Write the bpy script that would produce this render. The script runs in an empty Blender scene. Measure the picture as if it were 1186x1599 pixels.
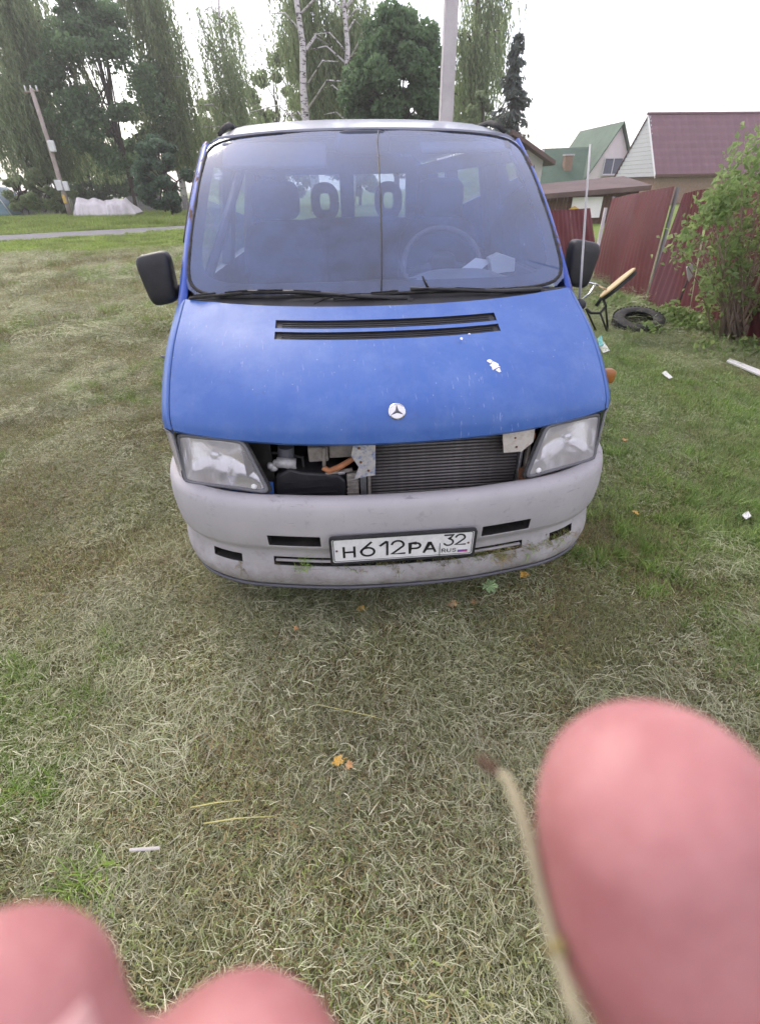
import bpy, bmesh, math, random
import numpy as np
from mathutils import Vector, Matrix, Euler, Quaternion
R = math.radians
random.seed(7); rng = np.random.default_rng(11)
sc = bpy.context.scene
C = sc.collection

# ------------------------------------------------------------------ camera
CAM = Vector((-.19555, -1.42983, 1.54453)); YAW, PITCH, ROLL, FPX = -.07958, .58546, -.01736, 763.78
_f = Vector((-math.sin(YAW)*math.cos(PITCH), math.cos(YAW)*math.cos(PITCH), -math.sin(PITCH)))
_r = Vector((math.cos(YAW), math.sin(YAW), 0)); _u = _r.cross(_f)
CR = math.cos(ROLL)*_r + math.sin(ROLL)*_u; CU = -math.sin(ROLL)*_r + math.cos(ROLL)*_u; CF = _f
cam = bpy.data.cameras.new('camera'); cam_o = bpy.data.objects.new('camera', cam); C.objects.link(cam_o)
cam_o.matrix_world = Matrix(((CR.x, CU.x, -CF.x, CAM.x), (CR.y, CU.y, -CF.y, CAM.y), (CR.z, CU.z, -CF.z, CAM.z), (0, 0, 0, 1)))
cam.sensor_fit = 'VERTICAL'; cam.sensor_height = 36; cam.lens = FPX/1599*36
cam.clip_start = .004; cam.clip_end = 2000
cam.dof.use_dof = True; cam.dof.focus_distance = 2.1; cam.dof.aperture_fstop = 12.5   # phone lens, about 1.4 mm opening
sc.camera = cam_o

# ------------------------------------------------------------------ sky, sun, exposure
SUN_EL, SUN_AZ = R(39), R(-24)
w = bpy.data.worlds.new('World'); sc.world = w; w.use_nodes = True
wn = w.node_tree.nodes; wl = w.node_tree.links
bg = wn['Background']; sky = wn.new('ShaderNodeTexSky'); sky.sky_type = 'NISHITA'; sky.sun_disc = False
sky.sun_elevation = SUN_EL; sky.sun_rotation = SUN_AZ; sky.air_density = 1.0; sky.dust_density = 1.2; sky.ozone_density = 1.0
mixs = wn.new('ShaderNodeMix'); mixs.data_type = 'RGBA'; mixs.inputs[0].default_value = .36
mixs.inputs[7].default_value = (12.4, 11.0, 11.3, 1)            # thin white overcast over the blue
wl.new(sky.outputs[0], mixs.inputs[6]); wl.new(mixs.outputs[2], bg.inputs[0]); bg.inputs[1].default_value = .142
sun = bpy.data.lights.new('sun', 'SUN'); sun.energy = 1.15; sun.angle = R(22); sun.color = (1, .92, .80)
sun_o = bpy.data.objects.new('sun', sun); C.objects.link(sun_o)
_sd = Vector((math.sin(SUN_AZ)*math.cos(SUN_EL), math.cos(SUN_AZ)*math.cos(SUN_EL), math.sin(SUN_EL)))
sun_o.rotation_euler = _sd.to_track_quat('Z', 'Y').to_euler(); sun_o.location = (0, 0, 30)
vs = sc.view_settings; vs.view_transform = 'Standard'; vs.look = 'None'; vs.exposure = .84; vs.gamma = 1; vs.use_curve_mapping = False
cy = sc.cycles; cy.max_bounces = 5; cy.diffuse_bounces = 2; cy.glossy_bounces = 3; cy.transmission_bounces = 4; cy.transparent_max_bounces = 10; cy.caustics_reflective = False; cy.caustics_refractive = False; cy.use_adaptive_sampling = True; cy.adaptive_threshold = .035; cy.volume_bounces = 0

# ------------------------------------------------------------------ helpers
def ray(px, py): return (CF*FPX + CR*(px-593) + CU*(799.5-py)).normalized()
def at(px, py, Y): d = ray(px, py); return CAM + d*((Y-CAM.y)/d.y)
def onz(px, py, z=0.): d = ray(px, py); return CAM + d*((z-CAM.z)/d.z)
def camp(x, y, z): return CAM + CR*x + CU*y + CF*z

def tag(o, label=None, cat=None, group=None, kind=None):
    if label: o['label'] = label
    if cat: o['category'] = cat
    if group: o['group'] = group
    if kind: o['kind'] = kind
    return o
def link(o, parent=None):
    C.objects.link(o)
    if parent is not None: o.parent = parent
    return o
def empty(name, loc=(0, 0, 0), rz=0):
    o = bpy.data.objects.new(name, None); o.empty_display_size = .1; link(o); o.location = loc; o.rotation_euler.z = rz
    return o
def mesh(name, v, f, mat, parent=None, smooth=True, sharp=None):
    m = bpy.data.meshes.new(name); m.from_pydata([tuple(p) for p in v], [], f); m.update()
    if smooth:
        m.polygons.foreach_set('use_smooth', [True]*len(m.polygons))
        if sharp: m.set_sharp_from_angle(angle=R(sharp))
    m.materials.append(mat)
    return link(bpy.data.objects.new(name, m), parent)
def share(o, parent, loc=None, rot=None, name=None):
    c = o.copy(); c.name = name or o.name.split('.')[0]; C.objects.link(c); c.parent = parent
    if loc is not None: c.location = loc
    if rot is not None: c.rotation_euler = rot
    return c
class MB:
    def __init__(s): s.v = []; s.f = []
    def add(s, v, f):
        n = len(s.v); s.v += [Vector(p) for p in v]; s.f += [tuple(i+n for i in q) for q in f]; return s
    def box(s, c, size, rot=None):
        c = Vector(c); h = Vector(size)/2; M = Euler(rot).to_matrix() if rot is not None else Matrix.Identity(3)
        v = [c + M @ Vector((x*h.x, y*h.y, z*h.z)) for x in (-1, 1) for y in (-1, 1) for z in (-1, 1)]
        return s.add(v, [(0, 1, 3, 2), (4, 6, 7, 5), (0, 4, 5, 1), (2, 3, 7, 6), (0, 2, 6, 4), (1, 5, 7, 3)])
    def tube(s, pts, rad, n=8, cap=True):
        pts = [Vector(p) for p in pts]; rad = rad if hasattr(rad, '__len__') else [rad]*len(pts)
        prev = None; rings = []
        for i, p in enumerate(pts):
            t = (pts[min(i+1, len(pts)-1)] - pts[max(i-1, 0)]).normalized()
            a = prev if prev is not None else (Vector((0, 0, 1)) if abs(t.z) < .9 else Vector((1, 0, 0)))
            a = (a - t*a.dot(t)).normalized(); prev = a; b = t.cross(a)
            rings.append([p + (a*math.cos(q*2*math.pi/n) + b*math.sin(q*2*math.pi/n))*rad[i] for q in range(n)])
        v = [p for r_ in rings for p in r_]
        f = [(i*n+q, i*n+(q+1) % n, (i+1)*n+(q+1) % n, (i+1)*n+q) for i in range(len(pts)-1) for q in range(n)]
        if cap: f += [tuple(reversed(range(n))), tuple((len(pts)-1)*n+q for q in range(n))]
        return s.add(v, f)
    def prism(s, poly, d):           # poly: 3D points, d: extrusion vector
        n = len(poly); d = Vector(d); poly = [Vector(p) for p in poly]
        return s.add(poly + [p+d for p in poly], [tuple(reversed(range(n))), tuple(range(n, 2*n))] + [(i, (i+1) % n, n+(i+1) % n, n+i) for i in range(n)])
    def grid(s, P):                  # P[i][j]
        a, b = len(P), len(P[0])
        return s.add([p for row in P for p in row], [(i*b+j, i*b+j+1, (i+1)*b+j+1, (i+1)*b+j) for i in range(a-1) for j in range(b-1)])
    def build(s, name, mat, parent=None, smooth=False, bevel=0, sharp=None, solid=0, seg=2):
        o = mesh(name, s.v, s.f, mat, parent, smooth or bevel > 0, sharp)
        if solid: md = o.modifiers.new('s', 'SOLIDIFY'); md.thickness = solid; md.offset = -1
        if bevel: md = o.modifiers.new('b', 'BEVEL'); md.width = bevel; md.segments = seg; md.limit_method = 'ANGLE'; md.angle_limit = R(35)
        if bevel: o.data.set_sharp_from_angle(angle=R(40)) if not smooth else None
        return o
def sphere_pts(c, r, nu=12, nv=8, p=1.):   # superellipsoid
    c = Vector(c); v = []; f = []
    sg = lambda t: math.copysign(abs(t)**p, t)
    for i in range(nv+1):
        a = -math.pi/2 + math.pi*i/nv
        for j in range(nu):
            b = 2*math.pi*j/nu
            v.append(c + Vector((r[0]*sg(math.cos(a))*sg(math.cos(b)), r[1]*sg(math.cos(a))*sg(math.sin(b)), r[2]*sg(math.sin(a)))))
    for i in range(nv):
        for j in range(nu): f.append((i*nu+j, i*nu+(j+1) % nu, (i+1)*nu+(j+1) % nu, (i+1)*nu+j))
    return v, f
def interp(xs, pts, x):              # Catmull-Rom through pts at integer parameters
    n = len(pts); x = min(max(x, 0), n-1-1e-6); i = int(x); t = x-i
    p0, p1, p2, p3 = (np.array(pts[min(max(k, 0), n-1)], float) for k in (i-1, i, i+1, i+2))
    return .5*((2*p1) + (p2-p0)*t + (2*p0-5*p1+4*p2-p3)*t*t + (3*p1-p0-3*p2+p3)*t**3)
def lut(xs, ys): return lambda x: float(np.interp(abs(x), xs, ys))
# value noise, used to place things
_lat = rng.random((256, 256))
def vnoise(x, y, s, o=0):
    x = np.asarray(x)/s+37.3+o*11.7; y = np.asarray(y)/s+51.9+o*7.3
    xi = np.floor(x).astype(int); yi = np.floor(y).astype(int); fx = x-xi; fy = y-yi
    fx = fx*fx*(3-2*fx); fy = fy*fy*(3-2*fy); g = lambda a, b: _lat[a % 256, b % 256]
    return (g(xi, yi)*(1-fx)+g(xi+1, yi)*fx)*(1-fy) + (g(xi, yi+1)*(1-fx)+g(xi+1, yi+1)*fx)*fy
def fbm(x, y, s, o=0): return (vnoise(x, y, s, o)*.55 + vnoise(x, y, s*.45, o+1)*.3 + vnoise(x, y, s*.2, o+2)*.15)

# ------------------------------------------------------------------ materials
class NT:
    def __init__(s, name):
        s.m = bpy.data.materials.new(name); s.m.use_nodes = True; s.t = s.m.node_tree; s.b = s.t.nodes['Principled BSDF']; s.out = s.t.nodes['Material Output']
    def n(s, ty, **k):
        o = s.t.nodes.new(ty)
        for a, b in k.items(): setattr(o, a, b)
        return o
    def l(s, a, b): s.t.links.new(a, b)
    def coord(s, which='Object'):
        return s.n('ShaderNodeTexCoord').outputs[which] if which != 'Position' else s.n('ShaderNodeNewGeometry').outputs['Position']
    def noise(s, scale, detail=4, rough=.6, vec=None, which='Object', stretch=None):
        t = s.n('ShaderNodeTexNoise'); t.inputs['Scale'].default_value = scale; t.inputs['Detail'].default_value = detail; t.inputs['Roughness'].default_value = rough
        v = vec or s.coord(which)
        if stretch: mp = s.n('ShaderNodeMapping'); mp.inputs['Scale'].default_value = stretch; s.l(v, mp.inputs[0]); v = mp.outputs[0]
        s.l(v, t.inputs['Vector']); return t.outputs['Fac']
    def ramp(s, fac, a, b, lo=0., hi=1.):
        r = s.n('ShaderNodeMapRange'); r.inputs[1].default_value = a; r.inputs[2].default_value = b; r.inputs[3].default_value = lo; r.inputs[4].default_value = hi
        s.l(fac, r.inputs[0]); return r.outputs[0]
    def mix(s, fac, a, b):
        m = s.n('ShaderNodeMix', data_type='RGBA')
        for v, i in ((fac, 0), (a, 6), (b, 7)):
            if isinstance(v, (int, float)): m.inputs[i].default_value = v
            elif isinstance(v, tuple): m.inputs[i].default_value = (*v, 1)
            else: s.l(v, m.inputs[i])
        return m.outputs[2]
    def math(s, op, a, b):
        m = s.n('ShaderNodeMath', operation=op)
        for v, i in ((a, 0), (b, 1)):
            if isinstance(v, (int, float)): m.inputs[i].default_value = v
            else: s.l(v, m.inputs[i])
        return m.outputs[0]
    def bump(s, h, strength, dist=.01):
        b = s.n('ShaderNodeBump'); b.inputs['Strength'].default_value = strength; b.inputs['Distance'].default_value = dist; s.l(h, b.inputs['Height']); s.l(b.outputs[0], s.b.inputs['Normal'])
    def set(s, col=None, rough=None, metal=None, spec=None, coat=None, trans=None):
        for v, k in ((col, 'Base Color'), (rough, 'Roughness'), (metal, 'Metallic'), (spec, 'Specular IOR Level'), (coat, 'Coat Weight')):
            if v is None: continue
            if isinstance(v, tuple): s.b.inputs[k].default_value = (*v, 1)
            elif isinstance(v, (int, float)): s.b.inputs[k].default_value = v
            else: s.l(v, s.b.inputs[k])
        return s
def simple(name, col, rough=.6, metal=0., var=.18, scale=6., bump=.0, bscale=60., dirt=None, dirtamt=.5, which='Object', spec=.5, stretch=None):
    q = NT(name); n = q.noise(scale, 5, .65, which=which, stretch=stretch)
    a = tuple(c*(1-var) for c in col); b = tuple(min(1, c*(1+var)) for c in col)
    c = q.mix(q.ramp(n, .3, .7), a, b)
    if dirt: c = q.mix(q.ramp(q.noise(scale*2.3, 6, .7, which=which), .48, .68, 0, dirtamt), c, dirt)
    q.set(c, rough, metal, spec)
    if bump: q.bump(q.noise(bscale, 4, .6, which=which), bump)
    return q.m
def paint_mat():
    q = NT('blue_van_paint'); base = q.mix(q.ramp(q.noise(2.2, 5), .35, .7), (.036, .112, .39), (.050, .138, .43))
    faded = q.mix(q.ramp(q.noise(7, 6, .7), .45, .72, 0, .5), base, (.12, .21, .48))
    vor = q.n('ShaderNodeTexVoronoi'); vor.inputs['Scale'].default_value = 34; vor.feature = 'F1'; q.l(q.coord(), vor.inputs['Vector'])
    chip = q.math('MULTIPLY', q.ramp(vor.outputs['Distance'], .06, .035), q.ramp(q.noise(5, 3), .47, .53))
    c = q.mix(chip, faded, (.55, .58, .66))
    scr = q.noise(9, 3, .5, stretch=(14, 1.4, 3)); scr2 = q.math('MULTIPLY', q.ramp(scr, .66, .70), q.ramp(q.noise(3, 2), .46, .58, 0, .42))
    c = q.mix(scr2, c, (.34, .40, .60))
    c = q.mix(q.ramp(q.noise(6, 6, .75, stretch=(5, .6, .6)), .50, .72, 0, .14), c, (.16, .20, .34))      # dull dusty runs down the panels
    c = q.mix(q.ramp(q.noise(17, 7, .8), .58, .74, 0, .5), c, (.06, .08, .16))
    q.set(c, q.ramp(q.noise(5, 6, .7), .3, .7, .34, .52), 0, .45, .25); q.b.inputs['Coat Roughness'].default_value = .34
    q.bump(q.noise(4, 2), .05, .02); return q.m
def pillar_mat():
    q = NT('blue_paint_with_rust'); n = q.noise(9, 6, .75, stretch=(1.5, .7, .7)); rust = q.ramp(n, .535, .58)
    c = q.mix(rust, q.mix(q.noise(5), (.018, .065, .36), (.03, .09, .42)), q.mix(q.noise(60), (.07, .035, .025), (.16, .085, .055)))
    q.set(c, q.ramp(rust, 0, 1, .35, .9)); return q.m
def glass_mat(name, tint=(.80, .86, .90), dust_sheen=.06, dust_sheen_col=(.55, .58, .66), ior=1.5, scale=5.):
    q = NT(name); tr = q.n('ShaderNodeBsdfTransparent'); tr.inputs[0].default_value = (*tint, 1)
    gl = q.n('ShaderNodeBsdfGlossy'); gl.inputs['Roughness'].default_value = .04; gl.inputs[0].default_value = (1, 1, 1, 1)
    fr = q.n('ShaderNodeFresnel'); fr.inputs[0].default_value = ior
    m1 = q.n('ShaderNodeMixShader'); q.l(q.math('MULTIPLY', fr.outputs[0], 1.9), m1.inputs[0]); q.l(tr.outputs[0], m1.inputs[1]); q.l(gl.outputs[0], m1.inputs[2])
    df = q.n('ShaderNodeBsdfDiffuse'); df.inputs[0].default_value = (*dust_sheen_col, 1)
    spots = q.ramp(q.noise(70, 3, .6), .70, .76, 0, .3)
    d = q.math('ADD', q.ramp(q.noise(scale*.6, 7, .75), .3, .75, dust_sheen*.35, dust_sheen*1.5), spots) if dust_sheen else 0.
    m2 = q.n('ShaderNodeMixShader')
    if dust_sheen: q.l(d, m2.inputs[0])
    else: m2.inputs[0].default_value = 0
    q.l(m1.outputs[0], m2.inputs[1]); q.l(df.outputs[0], m2.inputs[2]); q.l(m2.outputs[0], q.out.inputs[0]); return q.m
def bumper_mat():
    q = NT('scuffed_grey_plastic'); c = q.mix(q.ramp(q.noise(3, 5), .3, .7), (.36, .345, .36), (.45, .43, .44))
    c = q.mix(q.ramp(q.noise(22, 7, .75), .56, .72, 0, .55), c, (.19, .17, .17))
    scr = q.noise(8, 3, .5, stretch=(2, 2, 22)); c = q.mix(q.ramp(scr, .68, .72, 0, .5), c, (.16, .15, .16))
    sep = q.n('ShaderNodeSeparateXYZ'); q.l(q.coord(), sep.inputs[0])
    mud = q.math('MULTIPLY', q.ramp(sep.outputs[2], .42, .24), q.ramp(q.noise(9, 6, .75), .35, .65))   # road dirt splashed low down
    c = q.mix(q.math('MULTIPLY', mud, .75), c, (.14, .12, .085))
    q.set(c, .62, 0, .4); q.bump(q.noise(320, 2), .08, .002); return q.m
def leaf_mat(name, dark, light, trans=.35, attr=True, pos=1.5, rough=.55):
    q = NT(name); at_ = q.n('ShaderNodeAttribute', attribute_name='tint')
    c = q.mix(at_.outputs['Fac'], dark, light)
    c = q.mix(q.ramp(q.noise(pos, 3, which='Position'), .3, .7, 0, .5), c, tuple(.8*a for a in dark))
    tr = q.n('ShaderNodeBsdfTranslucent'); df = q.n('ShaderNodeBsdfPrincipled'); df.inputs['Roughness'].default_value = rough
    q.l(c, tr.inputs[0]); q.l(c, df.inputs['Base Color']); mx = q.n('ShaderNodeMixShader'); mx.inputs[0].default_value = trans
    q.l(df.outputs[0], mx.inputs[1]); q.l(tr.outputs[0], mx.inputs[2]); q.l(mx.outputs[0], q.out.inputs[0]); return q.m
def hay_mat(name, stops, patch, pcol, pamt=.6, rough=.75):
    q = NT(name); at_ = q.n('ShaderNodeAttribute', attribute_name='tint'); cr = q.n('ShaderNodeValToRGB'); q.l(at_.outputs['Fac'], cr.inputs[0])
    el = cr.color_ramp.elements
    while len(el) < len(stops): el.new(.5)
    for e, (p, col) in zip(el, stops): e.position = p; e.color = (*col, 1)
    c = q.mix(q.ramp(q.noise(patch, 4, .65, which='Position'), .48, .62, 0, pamt), cr.outputs[0], pcol)
    c = q.mix(q.ramp(q.noise(.9, 4, .6, which='Position'), .42, .60, 0, .24), c, (.38, .33, .22))
    oi = q.n('ShaderNodeObjectInfo'); hs = q.n('ShaderNodeHueSaturation'); q.l(c, hs.inputs['Color']); q.l(q.ramp(oi.outputs['Random'], 0, 1, .66, 1.30), hs.inputs['Value']); c = hs.outputs[0]
    sep = q.n('ShaderNodeSeparateXYZ'); q.l(q.coord('Position'), sep.inputs[0])      # fresher, greener cuttings towards the fence
    c = q.mix(q.math('MULTIPLY', q.ramp(sep.outputs[0], .9, 2.2, 0, .62), q.ramp(q.noise(3.1, 4, .65, which='Position'), .35, .6, .35, 1)), c, q.mix(at_.outputs['Fac'], (.11, .19, .05), (.36, .46, .21)))
    tr = q.n('ShaderNodeBsdfTranslucent'); df = q.n('ShaderNodeBsdfPrincipled'); df.inputs['Roughness'].default_value = rough; df.inputs['Specular IOR Level'].default_value = .35
    q.l(c, tr.inputs[0]); q.l(c, df.inputs['Base Color']); mx = q.n('ShaderNodeMixShader'); mx.inputs[0].default_value = .25
    q.l(df.outputs[0], mx.inputs[1]); q.l(tr.outputs[0], mx.inputs[2]); q.l(mx.outputs[0], q.out.inputs[0]); return q.m

M = dict(
 paint=paint_mat(), pillar=pillar_mat(), bumper=bumper_mat(),
 glass=glass_mat('dusty_sky_sheen_windscreen_glass', (.76, .85, .99), .165, (.27, .43, .92)), sideglass=glass_mat('side_glass', (.72, .78, .80), .03),  # windscreen dust and tint coloured blue to paint in the reflected sky
 black=simple('black_plastic', (.022, .022, .025), .5, var=.3, scale=20, bump=.1, bscale=300),
 rubber=simple('black_rubber', (.018, .018, .019), .8, var=.3, dirt=(.09, .08, .065), dirtamt=.6, scale=9),
 cavity=simple('grimy_metal_and_recess_shade', (.015, .014, .013), .85, var=.4, dirt=(.06, .05, .04)),
 trim=simple('grey_trim', (.10, .10, .12), .6),
 seat=simple('dark_blue_grey_fabric', (.022, .026, .05), .95, var=.3, scale=30, bump=.2, bscale=400),
 dash=simple('grey_dashboard_plastic', (.27, .28, .31), .7, var=.1, bump=.1, bscale=300),
 headliner=simple('pale_headliner', (.34, .35, .39), .9, var=.08),
 visor=simple('pale_grey_vinyl', (.20, .215, .27), .6, var=.06),
 chrome=simple('worn_chrome', (.72, .72, .75), .22, 1., var=.1), alu=simple('oxidised_aluminium', (.52, .52, .53), .45, .9, var=.3, scale=40, bump=.3),
 reflector=simple('lamp_reflector', (.78, .77, .78), .16, 1., var=.12, scale=9, bump=.12, bscale=18),
 lampgrey=simple('grey_lamp_housing', (.13, .13, .14), .5, var=.2),
 lens=None, indic=None,
 white=simple('white_plate', (.78, .78, .78), .45, var=.05, scale=14, dirt=(.45, .44, .42), dirtamt=.3), inkblack=simple('plate_black', (.012, .012, .013), .5),
 red=simple('plate_red', (.55, .03, .04), .5), blue=simple('plate_blue', (.03, .07, .40), .5),
 steel=simple('bare_steel_with_overspray', (.52, .50, .47), .5, .3, var=.15, scale=30, dirt=(.06, .14, .42), dirtamt=.8),
 cream=simple('cream_painted_steel', (.56, .52, .47), .6, var=.12, scale=20, dirt=(.25, .16, .10), dirtamt=.4),
 beige=simple('dusty_beige_plastic', (.30, .27, .235), .7, var=.2, scale=25, dirt=(.1, .08, .07)),
 copper=simple('orange_hose', (.42, .17, .07), .6, var=.25, scale=30), fin=None,
 rustdark=simple('rusty_metal', (.16, .075, .04), .9, var=.4, scale=30, bump=.4),
 amber=simple('amber_plastic', (.34, .13, .03), .35, var=.15), paper=simple('white_paper', (.80, .80, .80), .8, var=.04),
 wood=simple('weathered_wood', (.30, .25, .20), .85, var=.3, scale=4, stretch=(8, 8, .7), bump=.3, bscale=30),
 woodgrey=simple('grey_weathered_boards', (.24, .23, .22), .9, var=.35, scale=3, stretch=(7, 7, .6), bump=.3, bscale=30),
 brownwood=simple('brown_shed_boards', (.11, .055, .035), .85, var=.35, scale=3, stretch=(7, 7, .6)),
 concrete=simple('pale_concrete', (.56, .52, .54), .85, var=.14, scale=2, bump=.2, bscale=40),
 asphalt=simple('grey_asphalt', (.17, .165, .175), .9, var=.15, scale=1.5, bump=.3, bscale=60, which='Position'),
 burg=simple('burgundy_coated_steel', (.125, .026, .033), .5, .0, var=.15, scale=1.2, dirt=(.12, .06, .055), dirtamt=.4), burgroof=simple('burgundy_roof_metal', (.17, .085, .10), .6, .0, var=.12, scale=1.),
 redbright=simple('red_coated_steel', (.14, .03, .036), .55, .0, var=.15, scale=1.2),
 greenroof=simple('green_roof_sheet', (.075, .13, .085), .75, var=.2, scale=.8), brownroof=simple('brown_roof_sheet', (.12, .075, .065), .7, var=.25, scale=.8),
 plaster=simple('white_plaster', (.88, .84, .83), .9, var=.05, scale=1.), sidingw=simple('pale_siding', (.55, .56, .58), .7, var=.06), brick=simple('tan_brick', (.30, .20, .14), .9, var=.2, scale=6),
 whitebrick=simple('white_brick', (.62, .58, .56), .9, var=.1, scale=6), winglass=simple('far_window_glass', (.16, .19, .24), .1, var=.1), winwhite=simple('white_window_frame', (.8, .8, .82), .5, var=.03),
 tarp=simple('white_plastic_film', (.66, .62, .63), .4, var=.12, scale=2.5, bump=.3, bscale=9), bluegrey=simple('blue_grey_film', (.16, .25, .31), .5, var=.15),
 bark=simple('dark_bark', (.085, .07, .055), .95, var=.35, scale=5, stretch=(3, 3, .8), bump=.6, bscale=14),
 skin=None, tan=simple('tan_plywood', (.56, .42, .22), .6, var=.15, scale=12), tread=simple('old_tyre_rubber', (.028, .028, .029), .85, var=.3, dirt=(.10, .09, .07), dirtamt=.7, scale=8),
 grease=simple('white_plastic', (.72, .72, .72), .5, var=.06), teal=simple('teal_plastic', (.10, .42, .46), .5, var=.1),
)
def lens_mat(name, col, amount, ribs):
    q = NT(name); tr = q.n('ShaderNodeBsdfTransparent'); tr.inputs[0].default_value = (.92, .92, .93, 1)
    df = q.n('ShaderNodeBsdfPrincipled'); df.inputs['Roughness'].default_value = .14; df.inputs['Base Color'].default_value = (*col, 1)
    wv = q.n('ShaderNodeTexWave'); wv.bands_direction = 'X'; wv.inputs['Scale'].default_value = ribs; wv.inputs['Distortion'].default_value = .4; q.l(q.coord(), wv.inputs['Vector'])
    b = q.n('ShaderNodeBump'); b.inputs['Strength'].default_value = .15; b.inputs['Distance'].default_value = .004; q.l(wv.outputs['Fac'], b.inputs['Height']); q.l(b.outputs[0], df.inputs['Normal'])
    mx = q.n('ShaderNodeMixShader'); q.l(q.ramp(q.noise(4.5, 3, .5), .3, .75, amount*.65, min(1, amount*1.3)), mx.inputs[0]); q.l(tr.outputs[0], mx.inputs[1]); q.l(df.outputs[0], mx.inputs[2]); q.l(mx.outputs[0], q.out.inputs[0]); return q.m
M['lens'] = lens_mat('hazy_lamp_lens', (.86, .83, .84), .36, 22); M['indic'] = lens_mat('clear_indicator_lens', (.62, .58, .58), .85, 30)
def fin_mat():
    q = NT('condenser_fins'); wv = q.n('ShaderNodeTexWave'); wv.bands_direction = 'X'; wv.inputs['Scale'].default_value = 90; q.l(q.coord(), wv.inputs['Vector'])
    q.set(q.mix(wv.outputs['Fac'], (.02, .018, .018), (.09, .08, .08)), .7, .2); q.bump(wv.outputs['Fac'], .6, .003); return q.m
M['fin'] = fin_mat()
def skin_mat():
    q = NT('warm_pink_skin'); n = q.mix(q.ramp(q.noise(70, 5, .7, which='Object'), .38, .62), (.40, .16, .16), (.50, .235, .23))
    q.set(n, .5, 0, .35); q.b.inputs['Subsurface Weight'].default_value = .35; q.b.inputs['Subsurface Radius'].default_value = (.006, .002, .0012); q.b.inputs['Subsurface Scale'].default_value = 1.
    wv = q.noise(260, 5, .65, which='Object', stretch=(1, 1, 2.2)); q.bump(wv, .25, .0009); return q.m
M['skin'] = skin_mat()
def birch_mat():
    q = NT('birch_bark'); n = q.noise(2.2, 5, .7, stretch=(1.2, 1.2, 3.2)); q.set(q.mix(q.ramp(n, .52, .6), (.62, .58, .58), (.07, .06, .06)), .85); return q.m
M['birch'] = birch_mat()

# ------------------------------------------------------------------ ground and road
def gh(x, y):
    x = np.asarray(x, float); y = np.asarray(y, float)
    return .012*np.sin(1.7*x+.6)*np.cos(1.3*y+.4) + .010*np.sin(3.9*x-2.1*y) + .008*(fbm(x, y, .5)-.5)*2 - .012
def ground_mat():
    q = NT('mown_ground'); pos = q.coord('Position'); sep = q.n('ShaderNodeSeparateXYZ'); q.l(pos, sep.inputs[0])
    near = q.mix(q.ramp(q.noise(2.5, 5, which='Position'), .35, .65), (.17, .18, .085), (.22, .19, .11))
    near = q.mix(q.ramp(q.noise(30, 5, .7, which='Position'), .4, .65), near, (.08, .07, .04))
    far = q.mix(q.ramp(q.noise(1.3, 6, .7, which='Position'), .3, .7), (.15, .215, .045), (.21, .27, .065))
    far = q.mix(q.ramp(q.noise(14, 5, .7, which='Position'), .4, .7, 0, .6), far, (.10, .16, .03))
    edge = q.math('ADD', sep.outputs[1], q.math('MULTIPLY', q.noise(.5, 4, which='Position'), 3.))
    c = q.mix(q.ramp(edge, 17.2, 18.6), near, far)
    q.set(c, .95, 0, .2); q.bump(q.noise(25, 5, .7, which='Position'), .6, .03); return q.m
def axis(a, b, step, far):
    core = np.arange(a, b+1e-6, step); ext = far**np.linspace(0, 1, 12)[1:]
    return np.concatenate([a-ext[::-1]*1., core, b+ext])
gx = axis(-14, 8, .1, 600.); gy = axis(-4, 19, .1, 900.)
GX, GY = np.meshgrid(gx, gy); fade = np.clip(1-(np.maximum(np.abs(GX+3)-11, 0)+np.maximum(np.abs(GY-7)-11, 0))/3, 0, 1)
GZ = gh(GX, GY)*fade
nx, ny = len(gx), len(gy); idx = np.arange(nx*ny).reshape(ny, nx)
gf = np.stack([idx[:-1, :-1], idx[:-1, 1:], idx[1:, 1:], idx[1:, :-1]], -1).reshape(-1, 4)
def npmesh(name, V, F, mat, parent=None, smooth=True, tint=None):
    m = bpy.data.meshes.new(name); k = F.shape[1]
    m.vertices.add(len(V)); m.vertices.foreach_set('co', np.ascontiguousarray(V, np.float32).ravel())
    m.loops.add(F.size); m.loops.foreach_set('vertex_index', np.ascontiguousarray(F, np.int32).ravel())
    m.polygons.add(len(F)); m.polygons.foreach_set('loop_start', np.arange(0, F.size, k, dtype=np.int32))
    m.polygons.foreach_set('use_smooth', np.full(len(F), smooth))
    m.update(calc_edges=True); m.validate()
    if tint is not None: a = m.attributes.new('tint', 'FLOAT', 'POINT'); a.data.foreach_set('value', np.asarray(tint, np.float32))
    m.materials.append(mat); o = bpy.data.objects.new(name, m)
    return o
ground = link(npmesh('ground', np.stack([GX, GY, GZ], -1).reshape(-1, 3), gf, ground_mat())); tag(ground, kind='structure')
RD = Vector((.855, .518, 0)).normalized(); RP = Vector((-13, 21.4, 0)); RN = Vector((-RD.y, RD.x, 0))
def road_grid(o0, o1, z, jag):
    rows = []
    for k in range(-120, 161):
        s = k*.5; a = RP + RD*s
        rows.append([a + RN*(o0 + jag*math.sin(s*1.7)*math.cos(s*.63)) + Vector((0, 0, z-.02)), a + RN*(o0+.3) + Vector((0, 0, z)), a + RN*(o1-.3) + Vector((0, 0, z)), a + RN*(o1 + jag*math.cos(s*1.3)) + Vector((0, 0, z-.02))])
    return rows
tag(MB().grid(road_grid(0, 4.1, .03, .12)).build('road', M['asphalt']), kind='structure')

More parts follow.
